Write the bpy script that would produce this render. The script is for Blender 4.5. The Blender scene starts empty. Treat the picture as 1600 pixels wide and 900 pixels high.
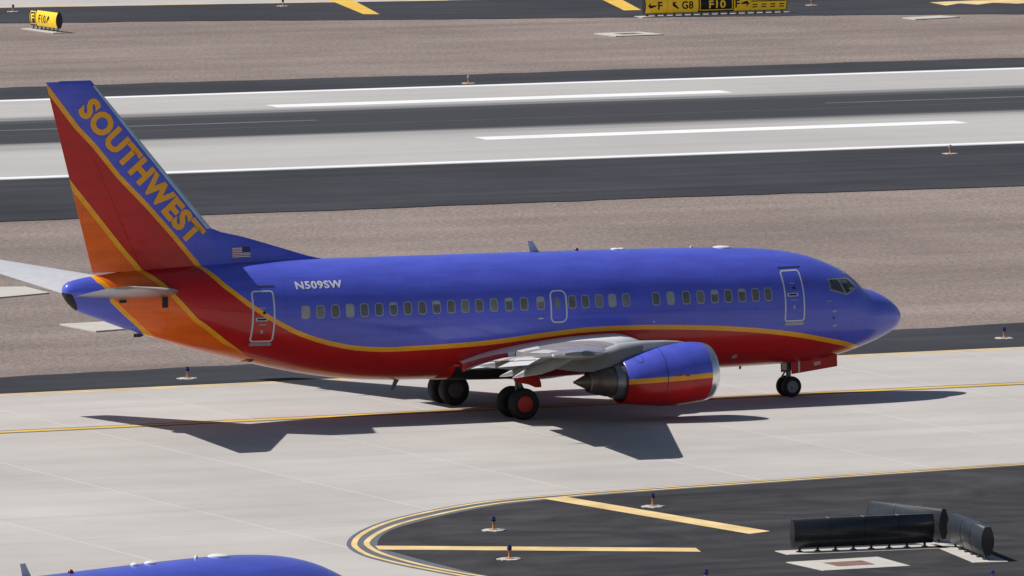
import bpy, bmesh, math, random
from mathutils import Vector, Matrix
from mathutils.bvhtree import BVHTree
random.seed(7)
R = math.radians
sc = bpy.context.scene
col = sc.collection

# ------------------------------------------------------------------ camera, sky, sun, exposure
# world: +X along the taxiway (the way the airliner points), +Y away from the camera, metres
CAM = Vector((-132.0037, -279.0234, 30.6613))
YAW, PIT, ROL, FPX = 0.444952801, 0.0862129769, -0.000848150638, 15038.96
cv = Vector((math.sin(YAW)*math.cos(PIT), math.cos(YAW)*math.cos(PIT), -math.sin(PIT)))
r0 = Vector((math.cos(YAW), -math.sin(YAW), 0)); u0 = r0.cross(cv)
cr = r0*math.cos(ROL) + u0*math.sin(ROL); cu = -r0*math.sin(ROL) + u0*math.cos(ROL)
cd = bpy.data.cameras.new('camera'); cam = bpy.data.objects.new('camera', cd); col.objects.link(cam)
cd.sensor_fit = 'HORIZONTAL'; cd.sensor_width = 36.0; cd.lens = FPX/1600*36.0
cd.clip_start = 1.0; cd.clip_end = 20000
cam.matrix_world = Matrix(((cr.x, cu.x, -cv.x, CAM.x), (cr.y, cu.y, -cv.y, CAM.y), (cr.z, cu.z, -cv.z, CAM.z), (0, 0, 0, 1)))
sc.camera = cam

SUN = Vector((-0.69, 0.44, 1.0)).normalized()
w = bpy.data.worlds.new('World'); sc.world = w; w.use_nodes = True
nt = w.node_tree
sky = nt.nodes.new('ShaderNodeTexSky'); sky.sky_type = 'NISHITA'; sky.sun_disc = False
sky.sun_elevation = math.asin(SUN.z); sky.sun_rotation = math.atan2(SUN.x, SUN.y)
sky.air_density = 1.0; sky.dust_density = 1.2; sky.ozone_density = 1.0
bg = nt.nodes['Background']; nt.links.new(sky.outputs[0], bg.inputs[0]); bg.inputs[1].default_value = 0.052
sl = bpy.data.lights.new('sun', 'SUN'); so = bpy.data.objects.new('sun', sl); col.objects.link(so)
sl.energy = 4.5; sl.angle = R(0.53); sl.color = (1.0, 0.96, 0.905)
so.rotation_euler = SUN.to_track_quat('Z', 'Y').to_euler(); so.location = (-60, 40, 90)
vs = sc.view_settings
vs.view_transform = 'Standard'; vs.look = 'None'; vs.gamma = 1.0; vs.use_curve_mapping = False; vs.exposure = 0.12

# ------------------------------------------------------------------ pixel helpers (photo is 1600 x 900)
def pix_dir(x, y): return (cv + cr*((x-800)/FPX) - cu*((y-450)/FPX)).normalized()
def ground(x, y, z=0.0):
    d = pix_dir(x, y); return CAM + d*((z-CAM.z)/d.z)
def aty(x, y, Y):
    d = pix_dir(x, y); return CAM + d*((Y-CAM.y)/d.y)

# ------------------------------------------------------------------ object helpers
def link(o, parent=None):
    col.objects.link(o)
    if parent is not None: o.parent = parent
    return o
def tag(o, label=None, cat=None, group=None, kind=None):
    if label: o['label'] = label
    if cat: o['category'] = cat
    if group: o['group'] = group
    if kind: o['kind'] = kind
    return o
def empty(name, loc=(0, 0, 0), rz=0.0):
    o = bpy.data.objects.new(name, None); o.empty_display_size = 0.3
    o.location = loc; o.rotation_euler = (0, 0, rz); return link(o)
def mesh_obj(name, verts, faces, mats, parent=None, fm=None, smooth=40, loc=None):
    me = bpy.data.meshes.new(name); me.from_pydata([tuple(v) for v in verts], [], faces)
    bm = bmesh.new(); bm.from_mesh(me); bmesh.ops.recalc_face_normals(bm, faces=bm.faces); bm.to_mesh(me); bm.free()
    if not isinstance(mats, (list, tuple)): mats = [mats]
    for m in mats: me.materials.append(m)
    if fm:
        for p_, i in zip(me.polygons, fm): p_.material_index = i
    if smooth is not None:
        me.polygons.foreach_set('use_smooth', [True]*len(me.polygons)); me.set_sharp_from_angle(angle=R(smooth))
    me.update()
    o = bpy.data.objects.new(name, me)
    if loc is not None: o.location = loc
    return link(o, parent)
class MB:
    def __init__(s): s.v = []; s.f = []
    def add(s, v, f):
        n = len(s.v); s.v += [tuple(a) for a in v]; s.f += [tuple(i+n for i in q) for q in f]; return s
    def box(s, a, b):
        (x0, y0, z0), (x1, y1, z1) = a, b
        v = [(x, y, z) for z in (z0, z1) for y in (y0, y1) for x in (x0, x1)]
        return s.add(v, [(0, 2, 3, 1), (4, 5, 7, 6), (0, 1, 5, 4), (2, 6, 7, 3), (0, 4, 6, 2), (1, 3, 7, 5)])
    def bevel_box(s, a, b, c):
        (x0, y0, z0), (x1, y1, z1) = a, b
        v = []
        for z, i in ((z0, 0), (z1-c, 0), (z1, c)):
            v += [(x0+i, y0+i, z), (x1-i, y0+i, z), (x1-i, y1-i, z), (x0+i, y1-i, z)]
        f = [(3, 2, 1, 0), (8, 9, 10, 11)]
        for k in (0, 4):
            for j in range(4): f.append((k+j, k+(j+1) % 4, k+4+(j+1) % 4, k+4+j))
        return s.add(v, f)
    def tube(s, a, b, ra, rb=None, n=12):
        a, b = Vector(a), Vector(b); rb = ra if rb is None else rb
        d = (b-a).normalized(); x = d.orthogonal().normalized(); y = d.cross(x)
        v = []
        for c, r in ((a, ra), (b, rb)):
            v += [c + (x*math.cos(t)+y*math.sin(t))*r for t in [2*math.pi*k/n for k in range(n)]]
        f = [tuple(range(n))[::-1], tuple(range(n, 2*n))]
        f += [(k, (k+1) % n, n+(k+1) % n, n+k) for k in range(n)]
        return s.add(v, f)
    def lathe(s, prof, axis='z', c=(0, 0, 0), n=24):
        # prof: (r, h) list; axis z or y or x
        v = []; c = Vector(c)
        for r, h in prof:
            for k in range(n):
                t = 2*math.pi*k/n; a, b = r*math.cos(t), r*math.sin(t)
                v.append(c + Vector({'z': (a, b, h), 'y': (a, h, b), 'x': (h, a, b)}[axis]))
        f = []
        for j in range(len(prof)-1):
            for k in range(n): f.append((j*n+k, j*n+(k+1) % n, (j+1)*n+(k+1) % n, (j+1)*n+k))
        f.append(tuple(range(n))[::-1]); f.append(tuple(range((len(prof)-1)*n, len(prof)*n)))
        return s.add(v, f)
    def loft(s, rings, closed=True, cap=True):
        n = len(rings[0]); v = [p for r in rings for p in r]; f = []
        for j in range(len(rings)-1):
            for k in range(n if closed else n-1):
                f.append((j*n+k, j*n+(k+1) % n, (j+1)*n+(k+1) % n, (j+1)*n+k))
        if cap: f.append(tuple(range(n))[::-1]); f.append(tuple(range((len(rings)-1)*n, len(rings)*n)))
        return s.add(v, f)
    def build(s, name, mats, parent=None, fm=None, smooth=40, loc=None):
        return mesh_obj(name, s.v, s.f, mats, parent, fm, smooth, loc)
def interp(pts, x):
    if x <= pts[0][0]: return pts[0][1]
    for (a, p), (b, q_) in zip(pts, pts[1:]):
        if x <= b: return p + (q_-p)*(x-a)/(b-a)
    return pts[-1][1]
def smooth_interp(pts, x):
    # monotone-ish cubic (Catmull-Rom, finite difference tangents)
    n = len(pts)
    if x <= pts[0][0]: return pts[0][1]
    if x >= pts[-1][0]: return pts[-1][1]
    for i in range(n-1):
        x0, y0 = pts[i]; x1, y1 = pts[i+1]
        if x <= x1:
            s = (y1-y0)/(x1-x0)
            sl_ = (y0-pts[i-1][1])/(x0-pts[i-1][0]) if i > 0 else s
            sr_ = (pts[i+2][1]-y1)/(pts[i+2][0]-x1) if i+2 < n else s
            def tang(a, b): return 0 if a*b <= 0 else 2*a*b/(a+b)
            m0 = tang(sl_, s); m1 = tang(s, sr_); h = x1-x0; t = (x-x0)/h
            return (2*t**3-3*t*t+1)*y0+(t**3-2*t*t+t)*h*m0+(-2*t**3+3*t*t)*y1+(t**3-t*t)*h*m1

# ------------------------------------------------------------------ materials
def mat(name, base, rough=0.6, metal=0.0, coat=0.0, var=0.0, vscale=3.0, bump=0.0, bscale=40.0, spec=0.5, stretch=None):
    m = bpy.data.materials.new(name); m.use_nodes = True
    N, L = m.node_tree.nodes, m.node_tree.links; b = N['Principled BSDF']
    b.inputs['Base Color'].default_value = (*base, 1); b.inputs['Roughness'].default_value = rough
    b.inputs['Metallic'].default_value = metal; b.inputs['Coat Weight'].default_value = coat
    b.inputs['Coat Roughness'].default_value = 0.06; b.inputs['Specular IOR Level'].default_value = spec
    if var or bump:
        tc = N.new('ShaderNodeTexCoord'); mp = N.new('ShaderNodeMapping'); L.new(tc.outputs['Object'], mp.inputs[0])
        if stretch: mp.inputs['Scale'].default_value = stretch
    if var:
        nz = N.new('ShaderNodeTexNoise'); nz.inputs['Scale'].default_value = vscale; nz.inputs['Detail'].default_value = 6
        L.new(mp.outputs[0], nz.inputs['Vector'])
        mr = N.new('ShaderNodeMapRange'); mr.inputs[1].default_value = 0.3; mr.inputs[2].default_value = 0.7
        mr.inputs[3].default_value = 1-var; mr.inputs[4].default_value = 1+var; L.new(nz.outputs[0], mr.inputs[0])
        mx = N.new('ShaderNodeVectorMath'); mx.operation = 'SCALE'; mx.inputs[0].default_value = base
        L.new(mr.outputs[0], mx.inputs['Scale']); L.new(mx.outputs[0], b.inputs['Base Color'])
    if bump:
        nb = N.new('ShaderNodeTexNoise'); nb.inputs['Scale'].default_value = bscale; nb.inputs['Detail'].default_value = 5
        L.new(mp.outputs[0], nb.inputs['Vector'])
        bp = N.new('ShaderNodeBump'); bp.inputs['Strength'].default_value = bump; bp.inputs['Distance'].default_value = 0.02
        L.new(nb.outputs[0], bp.inputs['Height']); L.new(bp.outputs[0], b.inputs['Normal'])
    return m

BLUE = (0.086, 0.112, 0.60); RED = (0.50, 0.010, 0.009); ORANGE = (0.84, 0.135, 0.008); GOLD = (0.90, 0.39, 0.010)
M = {}
M['metal'] = mat('polished_wing_metal', (0.82, 0.81, 0.81), 0.22, 0.65, var=0.2, vscale=1.3, stretch=(2.2, 0.5, 1), bump=0.35, bscale=1.6)
M['bright_metal'] = mat('bare_leading_edge_metal', (0.78, 0.78, 0.79), 0.25, 0.9, var=0.05)
M['white'] = mat('white_paint', (0.78, 0.78, 0.77), 0.35, coat=0.3, var=0.05)
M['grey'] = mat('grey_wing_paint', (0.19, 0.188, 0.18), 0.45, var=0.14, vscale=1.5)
M['tailmetal'] = mat('tailplane_skin_metal', (0.36, 0.35, 0.35), 0.35, 0.7, var=0.12, vscale=1.5)
M['lightgrey'] = mat('light_grey_paint', (0.52, 0.54, 0.57), 0.4, var=0.06)
M['outline'] = mat('door_outline_paint', (0.55, 0.57, 0.62), 0.4, var=0.05)
M['tyre'] = mat('tyre_rubber', (0.016, 0.016, 0.018), 0.8, var=0.25, vscale=8)
M['nosehub'] = mat('nose_wheel_hub_paint', (0.24, 0.24, 0.25), 0.5, var=0.2, vscale=10)
M['hub'] = mat('wheel_hub_metal', (0.10, 0.10, 0.105), 0.5, 0.5, var=0.2, vscale=10)
M['strut'] = mat('gear_leg_metal', (0.16, 0.16, 0.165), 0.4, 0.5, var=0.2, vscale=10)
M['chrome'] = mat('oleo_chrome', (0.7, 0.7, 0.7), 0.15, 1.0)
M['red'] = mat('red_paint', RED, 0.4, coat=0.05, spec=0.3, var=0.08, vscale=2)
M['hubred'] = mat('red_hub_paint', (0.45, 0.02, 0.014), 0.45, var=0.1)
M['gold'] = mat('gold_lettering_paint', GOLD, 0.35, coat=0.3)
M['letter_white'] = mat('white_lettering_paint', (0.72, 0.73, 0.75), 0.4)
M['glass_dark'] = mat('cabin_pane_dark', (0.115, 0.118, 0.125), 0.15, spec=0.5, var=0.2, vscale=4)
M['glass_mid'] = mat('cabin_pane_grey', (0.18, 0.183, 0.19), 0.2, spec=0.6, var=0.2, vscale=4)
M['glass_shade'] = mat('cabin_pane_with_blind', (0.34, 0.34, 0.34), 0.25, var=0.1, vscale=4)
M['winframe'] = mat('window_frame_metal', (0.33, 0.34, 0.37), 0.45, 0.2)
M['cockpit'] = mat('cockpit_glass', (0.045, 0.053, 0.060), 0.08, spec=0.6, var=0.6, vscale=3)
M['visor'] = mat('cockpit_visor', (0.15, 0.16, 0.13), 0.4); M['shield'] = mat('cockpit_glare_shield', (0.24, 0.31, 0.34), 0.4)
M['black'] = mat('sooty_black', (0.012, 0.012, 0.013), 0.7, var=0.3, vscale=6)  # soot, and also the belly shade painted into the wheel wells
M['pylon'] = mat('pylon_grey_paint', (0.44, 0.45, 0.46), 0.4, var=0.12, vscale=2)
M['hot'] = mat('heat_stained_nozzle_metal', (0.19, 0.15, 0.125), 0.42, 0.75, var=0.25, vscale=4)
M['hotgrey'] = mat('core_cowl_metal', (0.27, 0.27, 0.28), 0.36, 0.75, var=0.2, vscale=4)
M['beacon'] = mat('red_beacon_glass', (0.16, 0.01, 0.01), 0.25)
M['lampglass'] = mat('clear_lamp_glass', (0.10, 0.14, 0.16), 0.05, spec=0.9)
M['flag_red'] = mat('flag_red', (0.33, 0.03, 0.04), 0.5); M['flag_blue'] = mat('flag_blue', (0.03, 0.035, 0.11), 0.5)
M['seam'] = mat('panel_seam', (0.03, 0.03, 0.07), 0.6)

def curve_node(N, pts, lo=-16.0, hi=16.0, zmax=12.0):
    n = N.new('ShaderNodeFloatCurve'); c = n.mapping.curves[0]
    pts = sorted(pts)
    body = [p_ for p_ in pts if p_[0] > -9.6]          # the long sweep along the body is a smooth curve
    if len(body) > 8:
        n_ = int((body[-1][0]-body[0][0])/0.45)
        pts = [p_ for p_ in pts if p_[0] <= -9.6] + [(x_, smooth_interp(body, x_)) for x_ in [body[0][0]+(body[-1][0]-body[0][0])*k/n_ for k in range(n_+1)]]
    full = [(lo, pts[0][1])] + pts + [(hi, pts[-1][1])]
    P = [((x-lo)/(hi-lo), max(0.0, min(1.0, z/zmax))) for x, z in full]
    while len(c.points) < len(P): c.points.new(0.5, 0.5)
    for k, (x, y) in enumerate(P): c.points[k].location = (x, y); c.points[k].handle_type = 'VECTOR'
    n.mapping.update(); return n
def livery(lines):
    """paint scheme laid out in the aircraft's own side elevation (X along, Z up)"""
    m = bpy.data.materials.new('airliner_livery_paint'); m.use_nodes = True
    N, L = m.node_tree.nodes, m.node_tree.links; b = N['Principled BSDF']
    tc = N.new('ShaderNodeTexCoord'); sx = N.new('ShaderNodeSeparateXYZ'); L.new(tc.outputs['Object'], sx.inputs[0])
    nx = N.new('ShaderNodeMapRange'); nx.clamp = True
    nx.inputs[1].default_value = -16; nx.inputs[2].default_value = 16; L.new(sx.outputs[0], nx.inputs[0])
    nz = N.new('ShaderNodeMath'); nz.operation = 'DIVIDE'; nz.inputs[1].default_value = 12.0; L.new(sx.outputs[2], nz.inputs[0])
    cur = None
    for k, (pts, colr) in enumerate(lines):       # painted from the back: everything above the line takes the colour
        c = curve_node(N, pts); L.new(nx.outputs[0], c.inputs['Value'])
        g = N.new('ShaderNodeMath'); g.operation = 'GREATER_THAN'; L.new(nz.outputs[0], g.inputs[0]); L.new(c.outputs[0], g.inputs[1])
        mx = N.new('ShaderNodeMix'); mx.data_type = 'RGBA'; L.new(g.outputs[0], mx.inputs['Factor'])
        if cur is None: mx.inputs['A'].default_value = (*BLUE, 1)
        else: L.new(cur, mx.inputs['A'])
        mx.inputs['B'].default_value = (*colr, 1); cur = mx.outputs['Result']
    # weathering: faint fading plus grime streaks
    mp = N.new('ShaderNodeMapping'); mp.inputs['Scale'].default_value = (0.5, 1, 2.2); L.new(tc.outputs['Object'], mp.inputs[0])
    ns = N.new('ShaderNodeTexNoise'); ns.inputs['Scale'].default_value = 1.6; ns.inputs['Detail'].default_value = 7; L.new(mp.outputs[0], ns.inputs['Vector'])
    mr = N.new('ShaderNodeMapRange'); mr.inputs[1].default_value = 0.3; mr.inputs[2].default_value = 0.7; mr.inputs[3].default_value = 0.88; mr.inputs[4].default_value = 1.10
    L.new(ns.outputs[0], mr.inputs[0])
    sc_ = N.new('ShaderNodeVectorMath'); sc_.operation = 'SCALE'; L.new(cur, sc_.inputs[0]); L.new(mr.outputs[0], sc_.inputs['Scale'])
    prev = sc_.outputs[0]
    for src, per, wd_, lo_ in ((sx.outputs[0], 1.27, 0.011, 0.74), (sx.outputs[2], 0.93, 0.012, 0.80)):
        dv = N.new('ShaderNodeMath'); dv.operation = 'DIVIDE'; dv.inputs[1].default_value = per; L.new(src, dv.inputs[0])
        fr_ = N.new('ShaderNodeMath'); fr_.operation = 'FRACT'; L.new(dv.outputs[0], fr_.inputs[0])
        lt = N.new('ShaderNodeMath'); lt.operation = 'LESS_THAN'; lt.inputs[1].default_value = wd_/per; L.new(fr_.outputs[0], lt.inputs[0])
        mm = N.new('ShaderNodeMapRange'); mm.inputs[3].default_value = 1.0; mm.inputs[4].default_value = lo_; L.new(lt.outputs[0], mm.inputs[0])
        s2 = N.new('ShaderNodeVectorMath'); s2.operation = 'SCALE'; L.new(prev, s2.inputs[0]); L.new(mm.outputs[0], s2.inputs['Scale']); prev = s2.outputs[0]
    L.new(prev, b.inputs['Base Color'])
    rr = N.new('ShaderNodeMapRange'); rr.inputs[3].default_value = 0.22; rr.inputs[4].default_value = 0.4; L.new(ns.outputs[0], rr.inputs[0]); L.new(rr.outputs[0], b.inputs['Roughness'])
    b.inputs['Coat Weight'].default_value = 0.34; b.inputs['Coat Roughness'].default_value = 0.05; b.inputs['Specular IOR Level'].default_value = 0.36
    n2 = N.new('ShaderNodeTexNoise'); n2.inputs['Scale'].default_value = 1.3; n2.inputs['Detail'].default_value = 2; L.new(tc.outputs['Object'], n2.inputs['Vector'])
    bp = N.new('ShaderNodeBump'); bp.inputs['Strength'].default_value = 0.22; bp.inputs['Distance'].default_value = 0.03
    L.new(n2.outputs[0], bp.inputs['Height']); L.new(bp.outputs[0], b.inputs['Normal']); L.new(bp.outputs[0], b.inputs['Coat Normal'])
    return m

# ------------------------------------------------------------------ fuselage form
TOP = [(-14.64, 4.52), (-14.6, 4.62), (-14.4, 4.74), (-13.6, 4.88), (-12.0, 5.03), (-10, 5.12), (-7, 5.15), (-3.49, 5.13), (1.05, 5.10), (5.65, 5.05), (7.97, 5.01), (9.14, 4.965),
       (10.31, 4.87), (11.01, 4.77), (11.72, 4.60), (12.42, 4.34), (12.9, 4.11), (13.25, 3.84), (13.52, 3.585), (13.66, 3.50), (13.8, 3.465), (14.08, 3.385), (14.55, 3.16), (14.91, 2.90), (15.08, 2.69), (15.13, 2.50)]
BOT = [(-14.64, 4.40), (-14.6, 4.25), (-14.34, 3.92), (-14.06, 3.73), (-13.51, 3.53), (-12.42, 3.12), (-11.54, 2.84), (-10.21, 2.42), (-9.1, 2.12), (-7.99, 1.84), (-6.65, 1.54), (-5.75, 1.38),
       (-4.6, 1.24), (-3.0, 1.15), (0, 1.12), (7.97, 1.06), (10.31, 1.09), (11.25, 1.12), (12.19, 1.21), (12.9, 1.35), (13.61, 1.56), (14.08, 1.71), (14.56, 1.91), (14.91, 2.10), (15.08, 2.28), (15.13, 2.47)]
WID = [(-14.64, 0.05), (-14.6, 0.2), (-14.3, 0.36), (-13.5, 0.52), (-12, 0.83), (-10, 1.24), (-8, 1.56), (-6, 1.78), (-4, 1.87), (-2, 1.88), (9.0, 1.88), (10.3, 1.84), (11.4, 1.73),
       (12.4, 1.53), (13.2, 1.29), (13.9, 1.04), (14.5, 0.74), (14.9, 0.46), (15.08, 0.24), (15.13, 0.02)]
def fsec(x):
    zt, zb, w_ = smooth_interp(TOP, x), smooth_interp(BOT, x), smooth_interp(WID, x)
    return zt, zb, w_, zb + (zt-zb)*0.531
FX = [-14.64, -14.63, -14.6, -14.55, -14.45, -14.3, -14.1, -13.8] + [-13.4+0.4*i for i in range(24)] + [-3.4+0.8*i for i in range(16)] + [9.4+0.25*i for i in range(20)] + [14.4+0.08*i for i in range(7)] + [14.94, 15.0, 15.05, 15.09, 15.115, 15.13]
FX = sorted(set(round(x, 3) for x in FX))
def fus_ring(x, n=96):
    zt, zb, w_, zc = fsec(x); r = []
    for k in range(n):
        t = 2*math.pi*k/n; s, c = math.sin(t), math.cos(t)
        r.append(Vector((x, w_*s, zc + (zt-zc if c > 0 else zc-zb)*c)))
    return r
fus_mb = MB().loft([fus_ring(x) for x in FX])
def bvh_of(mb): return BVHTree.FromPolygons([Vector(v) for v in mb.v], mb.f)
B_FUS = bvh_of(fus_mb)

# fin form
def fin_le(z): return -13.54 + (10.94-z)*0.8535
def fin_te(z): return -15.19 + (11.06-z)*0.2565
def foil(t, c0, c1, n=14, camber=0.0):
    """ring of (xc, zc), upper surface aft->fore, then lower fore->aft"""
    def th(x): return 5*t*(0.2969*math.sqrt(x)-0.1260*x-0.3516*x*x+0.2843*x**3-0.1015*x**4)
    def cm(x): return camber*4*x*(1-x)
    xs = [c0 + (c1-c0)*(0.5-0.5*math.cos(math.pi*k/n)) for k in range(n+1)] if c0 == 0 else [c0+(c1-c0)*k/n for k in range(n+1)]
    up = [(x, cm(x)+th(x)) for x in reversed(xs)]; lo = [(x, cm(x)-th(x)) for x in xs]
    if c0 == 0: lo = lo[1:]
    return up + lo
def fin_ring(z, c0, c1, t=0.095, grow=0.0, n=14):
    a, b = fin_le(z), fin_te(z); ch = a-b
    return [Vector((a - x*ch, (y*ch) + (grow if y > 0 else -grow if y < 0 else 0), z)) for x, y in foil(t, c0, c1, n)]
FZ = [4.6, 5.2, 6, 7, 8, 9, 10, 10.6, 10.95]
def with_tip(fn):
    rs = [fn(z) for z in FZ]
    last = rs[-1]
    for dz, k in ((0.08, 0.75), (0.125, 0.35)):
        rs.append([Vector((p.x - dz*(0.9 if True else 0), p.y*k, p.z+dz)) for p in last])
    return rs
fin_mb = MB().loft(with_tip(lambda z: fin_ring(z, 0.0, 0.68)))
rud_mb = MB().loft([fin_ring(z, 0.6825, 1.0) for z in [4.98]+FZ[1:]] + [[Vector((p.x-0.02, p.y*0.5, p.z+0.1)) for p in fin_ring(10.95, 0.6825, 1.0)]])
# dorsal fin: a low wedge in front of the fin
dors = []
for x, z in [(-5.6, 5.13), (-6.2, 5.27), (-7.31, 5.61), (-8.42, 5.95), (-9.2, 6.13), (-9.7, 6.33)]:
    hw = interp([(-9.5, 0.22), (-5.6, 0.05)], x); zb = 4.9
    dors.append([Vector((x, s*hw*k, zb+(z-zb)*h)) for s, k, h in ((1, 1.25, 0), (1, 0.8, .55), (1, 0.5, .88), (1, .2, .99), (-1, .2, .99), (-1, .5, .88), (-1, .8, .55), (-1, 1.25, 0))])
dor_mb = MB().loft(dors)
B_FIN = bvh_of(MB().add(fin_mb.v, fin_mb.f).add(rud_mb.v, rud_mb.f).add(dor_mb.v, dor_mb.f))
def hit(bvh, x, y):
    h = bvh.ray_cast(CAM, pix_dir(x, y)); return h[0]

# paint lines picked from the photograph, cast on the skin
A_PX = [(71, 131), (120, 197.5), (150, 230), (185, 275), (230, 322.5), (267, 364.7), (306.9, 413.4)]
A_PX2 = [(350, 446), (389, 475.5), (428, 500.5), (469.5, 522), (516.7, 536.7), (561, 544.4), (611, 546), (683, 542), (752, 536.6), (855.6, 522.8), (922, 515), (977.8, 512), (1033, 511.2),
         (1100, 512), (1140, 513.6), (1185, 516.4), (1245, 523), (1290, 531), (1325, 538.5)]
B_PX = [(111, 286), (141, 325), (191, 390), (219, 423)]
B_PX2 = [(256, 447), (273, 464), (305.5, 500), (320, 509.5), (350, 534), (389, 564)]
C_PX2 = [(150, 436), (167, 446.5), (176, 471), (198, 492), (224.6, 517), (238, 528)]
def band(px, bvh, half=3.7):
    out = ([], [])
    for i, (x, y) in enumerate(px):
        a = Vector(px[max(0, i-1)]); b = Vector(px[min(len(px)-1, i+1)]); d = (b-a).normalized(); n = Vector((d.y, -d.x))  # up-right of the line
        for k, s in ((0, 1), (1, -1)):
            h = hit(bvh, x+n.x*half*s, y+n.y*half*s)
            if h is not None: out[k].append((h.x, h.z))
    return out
def fin_band(px, half=3.7):
    out = ([], [])
    for i, (x, y) in enumerate(px):
        a = Vector(px[max(0, i-1)]); b = Vector(px[min(len(px)-1, i+1)]); d = (b-a).normalized(); n = Vector((d.y, -d.x))
        for k, s in ((0, 1), (1, -1)):
            h = aty(x+n.x*half*s, y+n.y*half*s, -0.15); out[k].append((h.x, h.z))
    return out
def mono(pts):
    o = []
    for x, z in pts:
        if o and x <= o[-1][0]: x = o[-1][0]+0.03
        o.append((x, z))
    return o
def extend_fin(pts, X):   # carry the straight fin line past the trailing edge
    (x0, z0), (x1, z1) = pts[0], pts[1]; return [(X, z0+(z1-z0)/(x1-x0)*(X-x0))] + pts
LA = [mono(extend_fin(fin_band(A_PX)[k], -15.8) + band(A_PX2, B_FUS)[k]) + [(13.75 + 0.12*k*-1, 1.4), (14.0, 0.3)] for k in (0, 1)]
LB = [mono(extend_fin(fin_band(B_PX)[k], -15.8) + band(B_PX2, B_FUS)[k]) + [(-6.6, 1.35), (-5.6, 0.6), (-5.0, 0)] for k in (0, 1)]
LC = [mono(band(C_PX2, B_FUS)[k]) for k in (0, 1)]
LC = [[(-15.8, 8.0 if False else l[0][1]+2.2), (l[0][0]-0.02, l[0][1]+0.05)] + l + [(l[-1][0]+0.9, l[-1][1]-0.75), (l[-1][0]+1.6, 0)] for l in LC]
# rudder foot is orange, so line C only applies to the body: push it up to the rudder foot only
LC = [[(-15.8, 4.96), (-13.75, 4.955)] + [p_ for p_ in l if p_[0] > -13.7] for l in LC]
M['livery'] = livery([(LC[1], GOLD), (LC[0], ORANGE), (LB[1], GOLD), (LB[0], RED), (LA[1], GOLD), (LA[0], BLUE)])

# ------------------------------------------------------------------ decals and skin-conforming patches
def skin(bvh, x, z, off, side=-1):
    h = bvh.ray_cast(Vector((x, side*30, z)), Vector((0, -side, 0)))
    if h[0] is None: return None
    n = h[1]
    if n.y*side < 0: n = -n
    return h[0] + n*off
def skin_obj(name, bm, bvh, mats, parent, off, side=-1, slx=0.15, slz=0.07, smooth=None, thick=0.004):
    """bm holds a flat drawing with x = X and y = Z; slice it, then lay it on the skin"""
    for step, no in ((slx, (1, 0, 0)), (slz, (0, 1, 0))):
        if step:
            i = 0 if no[0] else 1
            lo = min(v.co[i] for v in bm.verts); hi = max(v.co[i] for v in bm.verts); c = lo+step
            while c < hi:
                p = Vector((0, 0, 0)); p[i] = c
                bmesh.ops.bisect_plane(bm, geom=bm.verts[:]+bm.edges[:]+bm.faces[:], plane_co=p, plane_no=no, dist=1e-5); c += step
    for v in bm.verts:
        p = skin(bvh, v.co.x, v.co.y, off, side)
        if p is None: p = Vector((v.co.x, 0, v.co.y))
        v.co = p
    me = bpy.data.meshes.new(name); bm.to_mesh(me); bm.free()
    if not isinstance(mats, (list, tuple)): mats = [mats]
    for m in mats: me.materials.append(m)
    if smooth: me.polygons.foreach_set('use_smooth', [True]*len(me.polygons))
    return link(bpy.data.objects.new(name, me), parent)
def rrect(x0, x1, z0, z1, r, n=5, lean=0.0):
    o = []
    for cx, cz, a in ((x1-r, z1-r, 0), (x0+r, z1-r, 90), (x0+r, z0+r, 180), (x1-r, z0+r, 270)):
        for k in range(n+1):
            t = R(a+90*k/n); o.append((cx+r*math.cos(t), cz+r*math.sin(t)))
    return o
def poly_bm(loop):
    bm = bmesh.new(); bm.faces.new([bm.verts.new((x, z, 0)) for x, z in loop]); return bm
def ring_bm(outer, inner):
    bm = bmesh.new(); n = len(outer)
    a = [bm.verts.new((x, z, 0)) for x, z in outer]; b = [bm.verts.new((x, z, 0)) for x, z in inner]
    for k in range(n): bm.faces.new((a[k], a[(k+1) % n], b[(k+1) % n], b[k]))
    return bm
def text_bm(body, height, bold=0.0, spacing=1.0, width=None):
    """letters lying in the x/y plane, lower left corner at the origin, cap height = height"""
    c = bpy.data.curves.new('lettering', 'FONT'); c.body = body; c.offset = bold; c.space_character = spacing; c.resolution_u = 3
    o = bpy.data.objects.new('lettering', c); col.objects.link(o)
    dg = bpy.context.evaluated_depsgraph_get(); me = bpy.data.meshes.new_from_object(o.evaluated_get(dg))
    bm = bmesh.new(); bm.from_mesh(me); bpy.data.objects.remove(o); bpy.data.curves.remove(c); bpy.data.meshes.remove(me)
    bmesh.ops.remove_doubles(bm, verts=bm.verts, dist=1e-5)
    xs = [v.co.x for v in bm.verts]; ys = [v.co.y for v in bm.verts]
    sy = height/(max(ys)-min(ys)); sx = sy if width is None else width/(max(xs)-min(xs))
    x0, y0 = min(xs), min(ys)
    for v in bm.verts: v.co = Vector(((v.co.x-x0)*sx, (v.co.y-y0)*sy, 0))
    return bm

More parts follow.
